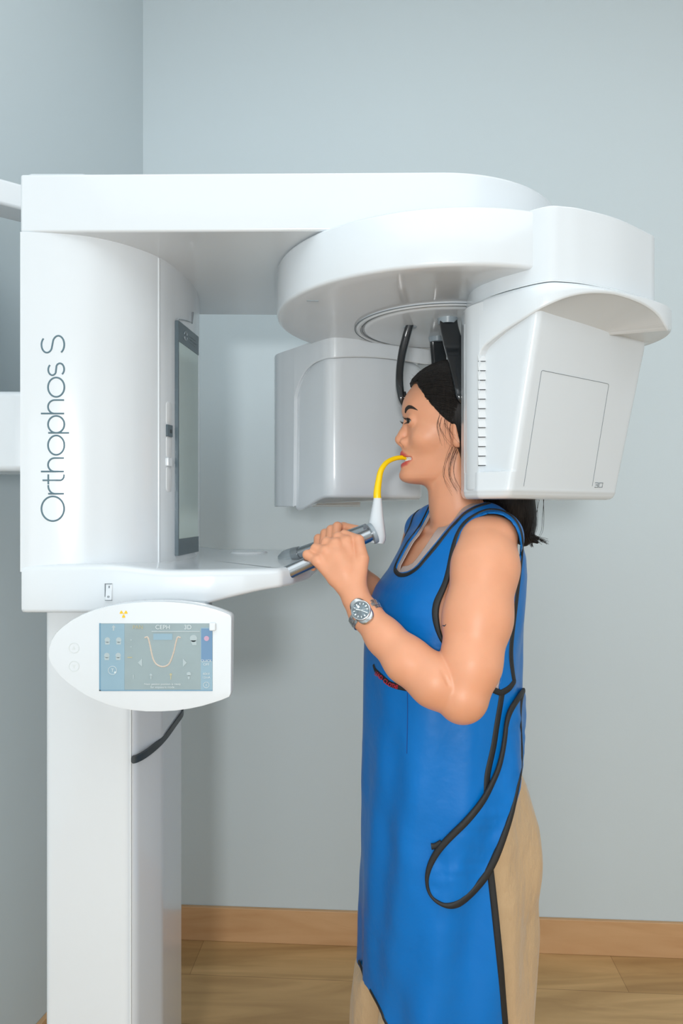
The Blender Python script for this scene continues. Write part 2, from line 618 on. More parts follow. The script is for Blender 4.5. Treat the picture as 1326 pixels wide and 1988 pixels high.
zm1, zm0 = Zp(623, 1.325), Zp(1078, 1.325)
mirror = mslab('mirror', 0, 1, zm0, zm1, -0.004, 0.002, M['mirror'], MAC, 0.0008)
mslab('mirror_band', -0.002, 1.002, zm1 - 0.038, zm1 + 0.001, -0.004, 0.0028, M['gray_band'], mirror)
mslab('mirror_band', -0.002, 1.002, zm0 - 0.001, zm0 + 0.031, -0.004, 0.0028, M['gray_band'], mirror)
mslab('mirror_edge', -0.006, 0.03, zm0, zm1, -0.006, 0.0024, M['gray_band'], mirror)
rotm = Matrix(((mt.x, 0, mn.x), (mt.y, 0, mn.y), (0, 1, 0)))
def on_mirror(u, z, off=0.003):
    p = m0 + mt * (u * (m1 - m0).length) + mn * off
    return Vector((p.x, p.y, z))
lp = []
for k, (s0, s1, r) in enumerate(((20, 170, 0.0085), (200, 350, 0.0085))):
    pts = arc(0, 0, r, r, s0, s1, 14)
    lp.append(tube_vf([on_mirror(0.32 + p[0] / 0.13, zm1 - 0.019 + p[1]) for p in pts], 0.0022, 6, flat=0.3))
for k, z in enumerate((0.006, 0.0, -0.006)):
    lp.append(tube_vf([on_mirror(0.5, zm1 - 0.019 + z), on_mirror(0.5 + (0.34, 0.42, 0.3)[k], zm1 - 0.019 + z)], 0.0011, 6, flat=0.3))
V, Fc = merge(lp)
mesh('printed_logo', V, Fc, M['gray_plastic'], mirror)
# little laser pin above the mirror
q = on_mirror(0.62, zm1 + 0.03, 0.004)
tube('alignment_pin', [q + Vector((0, 0, -0.014)), q + Vector((0.0008, 0.004, 0.010))], [0.0014, 0.0022], M['steel'], housing, 10)
tube('pin_recess', [on_mirror(u, zm1 + 0.002 + 0.020 * math.sin(math.pi * (0.02 + 0.5 * u)), 0.0008) for u in np.linspace(0.03, 0.62, 14)], 0.0009, M['gray_plastic'], housing, 6)

# overhead arm
YA = 1.150
ell = [(0.17 + 0.255 * math.sin(math.radians(a)), 1.40 - 0.257 * math.cos(math.radians(a)) + 0.002) for a in range(0, 181, 4)]
aplan = [(-0.5375, YA + 0.004)] + ell + [(-0.5375, 1.645)]
ZA0, ZA1 = Zp(449, 1.150), Zp(335.5, 1.150)
arm = prism('overhead_arm', aplan, ZA0, ZA1, M['white'], MAC, bevel=0.0045, seg=4, angle=30)
box('arm_cap', (-0.50, 1.36, ZA1 + 0.014), (0.11, 0.30, 0.034), M['white'], arm, bevel=0.01)

# lower housing and platform
def lowplan():
    front = [(-0.5365, 1.150), (-0.30, 1.150), (-0.22, 1.154), (-0.16, 1.166), (-0.104, 1.185)]
    return front + [(-0.085, 1.22), (-0.060, 1.32), (-0.05, 1.45), (-0.06, 1.60), (-0.10, 1.70), (-0.20, 1.74), (-0.40, 1.74), (-0.5365, 1.62)]


lp2 = resample(round_poly(lowplan(), [0.008, 0.1, 0.05, 0.05, 0.012, 0.03, 0.1, 0.1, 0.1, 0.06, 0.05, 0.05, 0.02], 8), 260)
zt = Zp(1096, 1.15)


def lowbottom(x):
    t = min(max((x + 0.31) / 0.21, 0), 1)
    t = t * t * (3 - 2 * t) * 0.7 + t * 0.3
    return Zp(1190, 1.15) + t * (Zp(1141, 1.185) - Zp(1190, 1.15))


def lowtop(x):
    t = min(max((x + 0.40) / 0.12, 0), 1)
    return zt - 0.010 * t * t * (3 - 2 * t)


cx0 = np.array([-0.30, 1.42])
rings = []
for k, (ins, zf, dz) in enumerate([(0.03, 0, 0.0), (0.006, 0, 0.0), (0.0025, 0, 0.0012), (0.0006, 0, 0.004), (0, 0, 0.007), (0, 1, -0.011), (0.0015, 1, -0.006), (0.0045, 1, -0.002), (0.009, 1, 0.0), (0.03, 1, 0.0)]):
    ring = []
    for i, p in enumerate(lp2):
        t = lp2[(i + 1) % 260] - lp2[i - 1]
        nn = np.array([-t[1], t[0]]) / np.linalg.norm(t)
        r = p + nn * ins
        z = (lowbottom(p[0]) if zf == 0 else lowtop(p[0])) + dz
        ring.append((r[0], r[1], z))
    rings.append(ring)
for k_ in (0.75, 0.5, 0.25, 0.05):
    rings.append([(cx0[0] + (p[0] - cx0[0]) * k_, cx0[1] + (p[1] - cx0[1]) * k_, lowtop(cx0[0] + (p[0] - cx0[0]) * k_)) for p in rings[9]])
lower = loft('lower_housing', rings, M['white'], MAC, angle=50)
lathe('platform_dish', [(0.0, 0.0015), (0.030, 0.002), (0.034, 0.0035), (0.040, 0.0035), (0.044, 0.0)], (-0.215, 1.60, lowtop(-0.2)), M['white'], lower, 48)

# power switch
sw = empty('power_switch', P(211.5, 1148, 1.149))
sw.parent = lower
bpy.context.view_layer.update()
ctr = P(211.5, 1149, 1.150)
box('switch_bezel', ctr, (0.0130, 0.0024, 0.0290), M['white_matt'], lower, bevel=0.0008)
bpy.data.objects.remove(sw)
V, Fc = box_vf((0, 0, 0), (0.0104, 0.006, 0.0262))
V = [(x + ctr.x + 0.0006, y + ctr.y - 0.001 + (0.0022 if z > 0 else -0.0012), z + ctr.z) for x, y, z in V]
rk = mesh('switch_rocker', V, Fc, M['white'], lower)
add_bevel(rk, 0.0006, 2)
zc = ctr.z
V, Fc = merge([box_vf((ctr.x - 0.0056, ctr.y - 0.002, zc + 0.003), (0.0011, 0.002, 0.022)), box_vf((ctr.x, ctr.y - 0.002, zc + 0.0137), (0.0118, 0.002, 0.0009)),
               box_vf((ctr.x, ctr.y - 0.002, zc - 0.0137), (0.0118, 0.002, 0.0009)),
               box_vf((ctr.x + 0.0014, ctr.y - 0.0034, zc + 0.0086), (0.0011, 0.003, 0.0034)),
               tube_vf([(ctr.x + 0.0007 + 0.0015 * math.cos(a), ctr.y - 0.0052, zc - 0.0075 + 0.0012 * math.sin(a)) for a in np.linspace(0, 2 * math.pi, 15)], 0.00042, 6)])
mesh('switch_marks', V, Fc, M['seam'], lower, smooth=False)

# control panel facing the camera
DP = 1.075
opx = [(92.4, 1272), (94.5, 1256), (99, 1242), (108, 1228), (121, 1216), (138, 1204), (158, 1193.5), (183, 1183.5), (211, 1176), (237, 1171.5), (264, 1169), (292, 1167.6),
       (320.5, 1167.5), (349, 1169), (377, 1172.5), (400, 1177), (420, 1182.5), (437, 1188.5), (449, 1194), (450.5, 1200), (449.5, 1345), (447, 1353),
       (433, 1359), (415, 1365), (393, 1371.5), (369.5, 1376.5), (341, 1380.5), (313, 1382), (284, 1382), (256, 1379.5), (233, 1375.5), (211, 1369.5), (188, 1361), (166, 1350.5),
       (145, 1337), (127, 1323), (113, 1310), (103, 1297), (95.5, 1284)]
op = resample([tuple(p) for p in opx], 220)
o2 = [P(p[0], p[1], DP) for p in op]
cc = P(280, 1275, DP)
rings = []
for off, s in ((0.034, 0.90), (0.032, 0.965), (0.026, 0.992), (0.018, 1.0), (0.006, 1.0), (0.0025, 0.9965), (0.0, 0.990), (-0.0004, 0.96)):
    rings.append([(cc.x + (p.x - cc.x) * s, DP + off, cc.z + (p.z - cc.z) * s) for p in o2])
panel = loft('control_panel', rings, M['white'], MAC, angle=50)
box('panel_mount', (P(330, 1200, 1.13).x, 1.135, P(330, 1200, 1.13).z), (0.12, 0.10, 0.05), M['gray_plastic'], panel, bevel=0.008)


def prect(name, x0, y0, x1, y1, m, parent, lift, th=0.0006):
    a, b = P(x0, y0, DP), P(x1, y1, DP)
    return box(name, ((a.x + b.x) / 2, DP - lift, (a.z + b.z) / 2), (abs(b.x - a.x), th, abs(a.z - b.z)), m, parent)


def ptext(name, s, x, y, px_h, m, parent, lift=0.0016, align='CENTER'):
    return text_obj(name, s, px_h / F * DP * 1.4, m, parent, P(x, y, DP) + Vector((0, -lift, 0)), FACE_CAM, align, 0.0001)


def ptube(pts, w, lift=0.0015):
    return tube_vf([P(x, y, DP) + Vector((0, -lift, 0)) for x, y in pts], w, 6, flat=1.0)


def ppoly(polys, lift=0.0015):
    out = []
    for pl in polys:
        n = len(pl)
        V = [P(x, y, DP) + Vector((0, -lift, 0)) for x, y in pl] + [P(x, y, DP) + Vector((0, -lift + 0.0004, 0)) for x, y in pl]
        out.append((V, [tuple(range(n)), tuple(range(n, 2 * n))] + [(i, (i + 1) % n, n + (i + 1) % n, n + i) for i in range(n)]))
    return merge(out)


screen = prect('touch_screen', 193.5, 1210, 413, 1340.5, M['screen'], panel, 0.0004)
tag(screen, 'pale blue-gray touch screen showing a tooth arch')
prect('screen_side_bar', 194.5, 1211, 242, 1339, M['screen_left'], screen, 0.0008)
prect('screen_mode_bar', 390, 1218, 412.5, 1339, M['screen_left'], screen, 0.0008)
prect('screen_mode_bar', 391, 1220, 412.5, 1283, M['screen_blue'], screen, 0.0011)
V, Fc = merge([ppoly([[(193, 1209.5), (196, 1209.5), (196, 1341), (193, 1341)]], 0.0012), ppoly([[(193, 1339), (413, 1339), (413, 1341.2), (193, 1341.2)]], 0.0012)])
mesh('screen_border', V, Fc, M['screen_edge'], screen, smooth=False)
ptext('screen_text', 'PAN', 268, 1217.5, 7.5, M['icon_yellow'], screen)
ptext('screen_text', 'CEPH', 316.5, 1217.5, 8.5, M['icon'], screen)
ptext('screen_text', '3D', 365, 1217.5, 8.5, M['icon'], screen)
ptext('screen_text', 'QUICK', 401, 1282.5, 4.8, M['icon'], screen, 0.002)
ptext('screen_text', 'OFF', 401, 1289.5, 4.8, M['icon'], screen, 0.002)
ptext('screen_text', '60kV', 401, 1307.5, 4.6, M['icon'], screen, 0.002)
ptext('screen_text', '12mA', 401, 1314.5, 4.6, M['icon'], screen, 0.002)
ptext('screen_text', 'Next patient position is ready', 316, 1327.5, 4.2, M['icon'], screen)
ptext('screen_text', 'for exposure mode', 316, 1333.5, 4.2, M['icon'], screen)
ptext('screen_text', 'T', 219, 1301, 6.5, M['icon'], screen)
ptext('screen_text', 'i', 401, 1329, 6, M['icon'], screen, 0.002)
circ = lambda x, y, r, n=28, a0=0, a1=360: [(x + r * math.cos(math.radians(a0 + (a1 - a0) * i / n)), y + r * math.sin(math.radians(a0 + (a1 - a0) * i / n))) for i in range(n + 1)]
for vf, nm in ((ptube([(295, 1225.5), (388, 1225.5)], 0.0004), 'screen_line'), (ptube(circ(219, 1301, 8), 0.0004), 'screen_ring'), (ptube(circ(401, 1329, 5.5), 0.0004, 0.002), 'screen_ring'), (ppoly([circ(224, 1305, 2, 12)[:-1]]), 'screen_dot')):
    mesh(nm, vf[0], vf[1], M['icon'], screen, smooth=False)
pol = []
for (x, y) in ((209, 1244), (231, 1244), (208, 1274), (230, 1274)):
    pol.append(circ(x, y - 2, 5.2, 20)[:-1])
    pol.append([(x - 5, y + 2), (x + 5, y + 2), (x + 4, y + 7), (x - 4, y + 7)])
pol += [[(221, 1213), (225, 1218), (222.5, 1218), (222.5, 1224), (219.5, 1224), (219.5, 1218), (217, 1218)]]
pol += [[(268, 1286), (276.5, 1278), (276.5, 1294)], [(363, 1286), (355.5, 1278), (355.5, 1294)]]
pol += [circ(293.5, 1310, 2.6, 14)[:-1], [(292, 1312), (295, 1312), (294.4, 1318), (292.6, 1318)], circ(367, 1308, 4.2, 16)[:-1], [(364.5, 1311), (369.5, 1311), (368.5, 1318), (365.5, 1318)],
        [(258.5, 1309), (260.5, 1309), (260, 1318), (259, 1318)], circ(376, 1239, 7, 22)[:-1], [(370, 1243), (382, 1243), (382, 1252), (374, 1252)]]
pol += [[(253, 1241), (257, 1241), (257, 1243), (253, 1243)], [(253, 1254.5), (257, 1254.5), (257, 1256), (253, 1256)]]
for q_ in pol:
    V, Fc = ppoly([q_], 0.0014)
    mesh('screen_icon', V, Fc, M['icon_dim'], screen, smooth=False)
V, Fc = ppoly([[(298, 1230), (335, 1230), (335, 1242), (298, 1242)]], 0.0013)
mesh('screen_highlight_box', V, Fc, M['screen_left'], screen, smooth=False)
for q_ in (circ(332, 1309, 2.4, 14)[:-1], [(331, 1311.6), (333, 1311.6), (332.6, 1319), (331.4, 1319)], [(248, 1275), (257, 1275), (257, 1277), (248, 1277)]):
    V, Fc = ppoly([q_], 0.0014)
    mesh('screen_yellow_icon', V, Fc, M['icon_yellow'], screen, smooth=False)
V, Fc = ppoly([circ(401.5, 1239, 5, 18)[:-1]], 0.0022)
mesh('screen_pink_icon', V, Fc, M['icon_pink'], screen, smooth=False)
archp = spline([(281, 1238), (287, 1237), (291, 1250), (294, 1265), (298, 1280), (305, 1290), (316, 1294), (327, 1290), (333, 1279), (338, 1264), (341, 1250), (345, 1237), (351, 1238)], 60)
rad = [0.0016 * (0.75 + 0.25 * math.sin(i * 1.25) ** 2) for i in range(61)]
V, Fc = tube_vf([P(x, y, DP) + Vector((0, -0.0003, 0)) for x, y in archp], rad, 8)
mesh('screen_tooth_arch', V, Fc, M['icon_tooth'], screen)
clip = prect('screen_clip', 407, 1208.5, 420, 1224, M['white'], panel, 0.003, 0.006)
add_bevel(clip, 0.0022)
for y, s in ((1258, -1), (1293.5, 1)):
    c = P(144, y, DP)
    rr = [[(c.x + r * math.cos(a), DP - h_, c.z + r * math.sin(a)) for a in np.linspace(0, 2 * math.pi, 40, endpoint=False)] for r, h_ in ((0.0086, 0.0), (0.0084, 0.0008), (0.0074, 0.0008), (0.0072, 0.0004))]
    b = loft('panel_button', rr, M['button_ring'], panel, angle=40)
    V, Fc = ppoly([[(144, y + 4.5 * s), (147.5, y - 3 * s), (140.5, y - 3 * s)]], 0.0007)
    mesh('button_arrow', V, Fc, M['button_ring'], b, smooth=False)
    rr = [[(c.x + r * math.cos(a), DP - h_, c.z + r * math.sin(a)) for a in np.linspace(0, 2 * math.pi, 40, endpoint=False)] for r, h_ in ((0.0073, -0.0005), (0.0072, 0.0005), (0.002, 0.0006))]
    loft('button_face', rr, M['white'], b, angle=40)
pol = []
for a in (-150, -30, 90):
    o, i = circ(240.3, 1191.5, 7.6, 10, a - 28, a + 28), circ(240.3, 1191.5, 2.2, 6, a + 28, a - 28)
    pol.append(o + i)
pol.append(circ(240.3, 1191.5, 1.2, 12)[:-1])
V, Fc = ppoly(pol, 0.0010)
mesh('radiation_symbol', V, Fc, M['trefoil'], panel, smooth=False)

# ceph arm reaching left from behind the column
cb = [P(150, 345, 1.42), P(37, 352, 1.30), P(-130, 322, 1.20)]
zc1 = Zp(350, 1.31)
p0, p1 = Vector((-0.50, 1.46)), Vector((-0.86, 1.17))
d = (p1 - p0).normalized()
nn = Vector((-d.y, d.x)) * 0.035
pl = [p0 + nn, p1 + nn, p1 - nn, p0 - nn]
ceph = prism('side_arm', [tuple(p) for p in pl], Zp(400, 1.31), zc1, M['white'], MAC, bevel=0.006)
pl = round_poly([(-0.80, 1.30), (-0.60, 1.30), (-0.54, 1.34), (-0.54, 1.44), (-0.80, 1.44)], [0.05, 0.08, 0.03, 0.02, 0.02], 8)
prism('side_sensor', pl, Zp(918, 1.36), Zp(768, 1.36), M['white'], ceph, bevel=0.012)
prism('side_post', round_poly([(-0.78, 1.32), (-0.70, 1.32), (-0.70, 1.40), (-0.78, 1.40)], 0.02), Zp(770, 1.36) - 0.01, Zp(395, 1.3), M['white'], ceph)

# rotation unit: ring, disc, mounts
RC = (0.195, 1.37)
ZR0, ZR1 = Zp(515, 1.048), Zp(398, 1.048)
RR = 0.322
ringo = lathe('rotation_unit', [(0.0, ZR0 + 0.004), (0.17, ZR0 + 0.003), (0.29, ZR0), (0.3155, ZR0), (0.3188, ZR0 + 0.0009), (0.3212, ZR0 + 0.003), (RR, ZR0 + 0.0065), (RR, ZR1 - 0.006),
                                 (RR - 0.002, ZR1 - 0.002), (RR - 0.006, ZR1), (0.0, ZR1)], (RC[0], RC[1], 0), M['white'], MAC, 160, angle=40)
DCN = (0.205, 1.42)
lathe('headrest_disc', [(0.0, -0.006), (0.150, -0.006), (0.156, -0.0045), (0.159, -0.0015), (0.161, 0.004), (0.165, 0.004), (0.167, -0.0035), (0.172, -0.0045), (0.1755, -0.0015), (0.178, 0.006)],
      (DCN[0], DCN[1], ZR0 + 0.002), M['white'], ringo, 128, angle=50)
for (r, zz) in ((0.1630, 0.0005), (0.1775, 0.0005)):
    tube('disc_groove', [(DCN[0] + r * math.cos(a), DCN[1] + r * math.sin(a), ZR0 + zz - 0.0005) for a in np.linspace(0, 2 * math.pi, 129)], 0.0009, M['seam'], ringo, 6)
q = P(607, 583, 1.0)
t = (ZR0 - H) / (q.z - H)
q = Vector((q.x * t, q.y * t, ZR0 + 0.0005))
tube('indicator_slot', [q + Vector((-0.0105, 0, 0)), q + Vector((0.0105, 0.002, 0))], 0.0025, M['gray_plastic'], ringo, 10)
tube('unit_seam', [(RC[0] + (RR + 0.0003) * math.sin(math.radians(a)), RC[1] - (RR + 0.0003) * math.cos(math.radians(a)), z) for a, z in ((20.5, ZR0 + 0.012), (20.5, ZR1 - 0.004))], 0.0007, M['seam_light'], ringo, 6)

# ---- tube head (near, right)
eu, em = Vector((0.78, 0.626)), Vector((-0.626, 0.78))
A0 = Vector((0.2995, 1.05))
ZT = Zp(603, 1.05)
ZB = Zp(968, 1.09)


def tl(u, m):
    p = A0 + eu * u + em * m
    return (p.x, p.y)


ZC_ = Zp(917, 1.125)


def tubeplan(z, ins=0.0):
    s = 0.056 * (1 - (z - ZB) / (ZT - ZB)) if z < ZT else 0.0
    k = 0.012 * max(0, 1 - (z - ZB) / (ZT - ZB))
    pts = [tl(ins, s + ins), tl(0.334 - k - ins, s + ins), tl(0.334 - ins, 0.205 - ins), tl(0.055 + ins, 0.205 - ins), tl(ins, 0.148), tl((-0.0128 if z <= ZC_ else 0.0) + ins, 0.1085)]
    return resample(round_poly(pts, [0.014, 0.016, 0.03, 0.05, 0.014, 0.006], 8), 480)


rings = []
for z, ins in ((ZB + 0.0002, 0.030), (ZB, 0.010), (ZB + 0.0012, 0.005), (ZB + 0.004, 0.002), (ZB + 0.0075, 0.0006), (ZB + 0.0115, 0.0), (ZB + 0.0125, -0.0006), (ZB + 0.016, -0.0002), (ZB + 0.02, 0.0)):
    rings.append([(p[0], p[1], z) for p in tubeplan(z, ins)])
for z in sorted(list(np.linspace(ZB + 0.03, ZT + 0.01, 12)) + [ZC_ - 0.001, ZC_, ZC_ + 0.0015, ZC_ + 0.004]):
    rings.append([(p[0], p[1], z) for p in tubeplan(z)])
thead = loft('tube_head', rings, M['white'], MAC, angle=50)
tag(thead, 'white tube head hanging nearest the camera, with vent slot')

# mount between ring and head
mplan = closed_spline([(0.223, 1.185), (0.243, 1.127), (0.273, 1.085), (0.312, 1.0525), (0.342, 1.053), (0.375, 1.0635), (0.442, 1.099), (0.528, 1.166), (0.5345, 1.180), (0.54, 1.215), (0.525, 1.30), (0.42, 1.38), (0.30, 1.36), (0.235, 1.28)], 10, (7,))
ZM0 = Zp(547, 1.053)
mount = prism('head_mount', mplan, ZM0, ZR1 + 0.001, M['white'], thead, bevel=0.003, seg=3, angle=30)
V, Fc = merge([tube_vf([(mplan[i % len(mplan)][0], mplan[i % len(mplan)][1], ZM0 + 0.0005) for i in range(len(mplan) + 1)], 0.0010, 6)])
mesh('mount_seam', V, Fc, M['seam_light'], thead)

# hood and wrap shell
hc = (0.40, 1.20)
hood_out = closed_spline([(0.2085, 1.170), (0.2222, 1.128), (0.262, 1.083), (0.302, 1.0475), (0.35, 1.044), (0.41, 1.062), (0.475, 1.095), (0.535, 1.139), (0.568, 1.188), (0.578, 1.25), (0.560, 1.315), (0.50, 1.365), (0.40, 1.385), (0.29, 1.345), (0.222, 1.255)], 12)
NH = 1800
ho = radial(hood_out, hc, NH)
hi = radial([tuple(p) for p in mplan], hc, NH)
boxtop = radial([tuple(p) for p in tubeplan(ZT, 0.004)], hc, NH)
ppx = 663 + F * ho[:, 0] / ho[:, 1]
near = (ho[:, 1] < 1.19)
_arch = spline([(934, 680), (944, 668), (975, 644), (1010, 622), (1045, 601), (1075, 587), (1105, 576), (1135, 570), (1165, 568.5), (1195, 571.5), (1225, 580), (1255, 593.5), (1280, 613), (1298, 642)], 130)
bot_px = [905, 926.5, 928.5, 930] + list(_arch[:, 0])
bot_py = [953, 953, 930, 690] + list(_arch[:, 1])
zb = np.zeros(NH)
for i in range(NH):
    x, y = ho[i]
    th = math.atan2(y - hc[1], x - hc[0])
    dpx = ppx[i]
    if (y < 1.20 and x < 0.56):
        zb[i] = Zp(np.interp(dpx, bot_px, bot_py), y)
    elif x < 0.30:
        zb[i] = Zp(953, 1.165) + 0.0
    else:
        zb[i] = Zp(640, 1.19) - 0.004
zb2 = zb
rings = []
rings.append([(boxtop[i][0], boxtop[i][1], min(max(zb2[i], ZB + 0.03), ZT - 0.001)) for i in range(NH)])
ctrv = np.array(hc)
def inset(a, k):
    out = []
    for i in range(NH):
        t = a[(i + 1) % NH] - a[i - 1]
        nrm = np.array([-t[1], t[0]]) / (np.linalg.norm(t) + 1e-12)
        out.append(a[i] + nrm * k)
    return np.array(out)
for ins, dz in ((0.006, 0.0006), (0.0022, 0.0), (0.0006, 0.0014), (0.0, 0.004)):
    q = inset(ho, ins)
    rings.append([(q[i][0], q[i][1], zb2[i] + dz) for i in range(NH)])
ztop = ZM0 - 0.0008
qq = inset(ho, 0.0)
for f_, ins in ((0.5, 0.0), (1.0, 0.0)):
    rings.append([(qq[i][0], qq[i][1], (zb2[i] + 0.004) * (1 - f_) + max(ztop - 0.010, zb2[i] + 0.0045) * f_) for i in range(NH)])
# shoulder up to the mount
for t, dz in ((0.25, -0.0055), (0.6, -0.002), (1.0, 0.0)):
    rings.append([tuple(np.r_[ho[i] * (1 - t) + (hi[i] + (ctrv - hi[i]) * 0.012) * t, ztop + dz]) for i in range(NH)])
hood = loft('hood', rings, M['white'], thead, angle=45, caps=(False, True))


def on_plane(px, py, p0, n):
    r = P(px, py, 1.0) - Vector((0, 0, H))
    t = (p0 - Vector((0, 0, H))).dot(n) / r.dot(n)
    return Vector((0, 0, H)) + r * t


fa = Vector((*tl(0.0, 0.0), ZT))
fb = Vector((*tl(0.3, 0.0), ZT))
fc = Vector((*tl(0.0, 0.056), ZB))
fn = (fb - fa).cross(fc - fa).normalized()
if fn.y > 0:
    fn = -fn
ftube = lambda pts, w, lift=0.0003: tube_vf([on_plane(x, y, fa, fn) + fn * lift for x, y in pts], w, 6)
V, Fc = merge([ftube([(1016.5, 944), (1050.5, 724), (1051.2, 720.5), (1053.5, 719.2), (1178, 744.5), (1181, 746), (1181.4, 749), (1149.5, 944)], 0.0004)])
mesh('access_panel_seam', V, Fc, M['seam'], thead)
s3 = [[(1155.5, 937.2), (1161.2, 937.2), (1160.2, 946), (1154, 946)], [(1156, 941.5), (1160.6, 941.5)], [(1163.5, 937.4), (1170.2, 937.4), (1168.6, 946), (1161.8, 946), (1163.5, 937.4)]]
V, Fc = merge([ftube(s, 0.00065) for s in s3])
mesh('lettering', V, Fc, M['seam'], thead)

# vent slot between the wrap shell and the left flank of the head
va, vb = Vector((0.2224, 1.1272)), Vector((0.2392, 1.1325))
fwd = Vector((0.375, -0.927))
def vrow(t, y, off):
    p = va + (vb - va) * t + fwd * off
    return Vector((p.x, p.y, Zp(y, p.y)))


dparts = []
vent = None
for k in range(12):
    y1 = 700.5 + k * 18.4
    y0 = y1 - 17.0 if k else y1 - 12
    te = 1.0 - k * 0.02
    fr = [vrow(0.0, y0, 0.0006), vrow(te, y0, 0.0006), vrow(te, y1, 0.0034), vrow(0.0, y1, 0.0034)]
    bk = [vrow(0.0, y0, -0.004), vrow(te, y0, -0.004), vrow(te, y1, -0.004), vrow(0.0, y1, -0.004)]
    o = mesh('vent_slat', fr + bk, [(0, 1, 2, 3), (4, 5, 6, 7), (0, 1, 5, 4), (1, 2, 6, 5), (2, 3, 7, 6), (3, 0, 4, 7)], M['white_matt'], thead, smooth=False)
    dparts.append(tube_vf([vrow(0.0, y1 + 1.0, 0.0014), vrow(te, y1 + 0.6, 0.0014)], 0.00065, 6))
V, Fc = merge(dparts)
mesh('vent_gaps', V, Fc, M['dark_mark'], thead)
# ---- sensor head (far, behind the patient)
sC, sR = P(641, 967, 1.50), P(822, 967, 1.60)
splan = lambda z, ins=0.0, k=0.0: resample(round_poly([(sC.x + ins * 0.5, sC.y + ins), (0.19 - ins, 1.60 + ins), (0.17 - ins, 1.76 - ins), (-0.07 + ins, 1.76 - ins), (P(571, 0, 1.62).x + ins, 1.62)], [0.035, 0.03, 0.03, 0.03, 0.022], 10), 240)
zs0, zs1 = Zp(966, 1.50), ZR0 - 0.004
zsl = Zp(991, 1.62)
rings = []
for f_, ins in ((0.0, 0.02), (0.0, 0.006), (0.003, 0.0022), (0.008, 0.0)):
    rr = []
    for p in splan(0, ins):
        t = min(max((p[0] + 0.105) / 0.075, 0), 1)
        t = t * t * (3 - 2 * t)
        back = min(max((p[1] - 1.55) / 0.1, 0), 1)
        z = zsl + (zs0 - zsl) * t
        rr.append((p[0], p[1], z - 0.004 * back * t + f_))
    rings.append(rr)
arch_x = [-0.12, -0.105, -0.085, -0.06, -0.03, 0.0, 0.06, 0.12, 0.2]
arch_z = [Zp(y, 1.55) for y in (772, 758, 728, 708, 698, 694, 693, 698, 712)]
for f_ in np.linspace(0.15, 1.0, 10):
    rings.append([(p[0], p[1], rings[3][i][2] * (1 - f_) + np.interp(p[0], arch_x, arch_z) * f_) for i, p in enumerate(splan(0))])
for ins, dz in ((0.003, 0.006), (0.010, 0.012), (0.02, 0.014)):
    rings.append([(p[0], p[1], np.interp(p[0], arch_x, arch_z) + dz) for i, p in enumerate(splan(0, ins))])
shead = loft('sensor_head', rings, M['white'], MAC, angle=50)
tag(shead, 'white sensor head hanging behind the face of the woman')
xp = lambda px, d: ((px - CX) / F * d, d)
sh_out = closed_spline([xp(533, 1.74), xp(535, 1.68), xp(549, 1.645), (-0.1150, 1.612), (-0.086, 1.573), (-0.056, 1.533), (-0.034, 1.509), (-0.012, 1.4985), (0.03, 1.5140), (0.08, 1.5375), (0.14, 1.566), (0.188, 1.590), (0.216, 1.625), (0.218, 1.72), (0.17, 1.80), (0.0, 1.83), (-0.12, 1.83), (-0.162, 1.79)], 12)
sc_ = (0.045, 1.66)
so = radial(sh_out, sc_, NH)
si = radial([tuple(p) for p in splan(0, 0.004)], sc_, NH)
_sa = spline([(571, 772), (578, 748), (590, 724), (605, 708), (625, 698.5), (645, 695), (700, 693), (760, 697), (825, 707)], 80)
spx = 663 + F * so[:, 0] / so[:, 1]
szb = np.zeros(NH)
for i in range(NH):
    x, y = so[i]
    if y < 1.64:
        szb[i] = Zp(np.interp(spx[i], [560, 568.5, 569.5] + list(_sa[:, 0]), [984, 984, 960] + list(_sa[:, 1])), y)
    elif x < 0.05:
        szb[i] = Zp(984, 1.645)
    else:
        szb[i] = Zp(707, 1.62)
rings = [[(si[i][0], si[i][1], szb[i] + 0.004) for i in range(NH)]]
for ins, dz in ((0.004, 0.0015), (0.0018, 0.0002), (0.0005, 0.0012), (0.0, 0.004)):
    q = inset(so, ins)
    rings.append([(q[i][0], q[i][1], szb[i] + dz) for i in range(NH)])
rings.append([(so[i][0], so[i][1], max(ZR0 + 0.003, szb[i] + 0.005)) for i in range(NH)])
loft('sensor_hood', rings, M['white'], shead, angle=45)

# ---- handle bars and bite block
nb0, nb1 = P(541, 1120, 1.2175), P(722, 1036, 1.262)
fb0, fb1 = P(541, 1088, 1.42), P(712, 1028, 1.315)
tube('hand_grip', [nb0 - (nb1 - nb0) * 0.12, nb1], 0.0126, M['steel'], MAC, 28)
tube('grip_collar', [nb0 - (nb1 - nb0) * 0.012, nb0 + (nb1 - nb0) * 0.030], 0.0138, M['gray_plastic'], MAC, 28)
tube('hand_grip', [fb0 + (fb1 - fb0) * 0.18, fb1], 0.0118, M['steel'], MAC, 28)
fdir = (fb1 - fb0)
rp = [0.0, 0.03, 0.08, 0.14, 0.2, 0.26]
tube('grip_end', [fb0 + fdir * t for t in rp], [0.003, 0.011, 0.0155, 0.0165, 0.0155, 0.0135], M['clear'], MAC, 28)
V, Fc = tube_vf([P(557, 1079, 1.383), P(566, 1083, 1.383), P(570, 1097, 1.383)], 0.0006, 6)
bt = P(733, 967, 1.285)
cone_rings = []
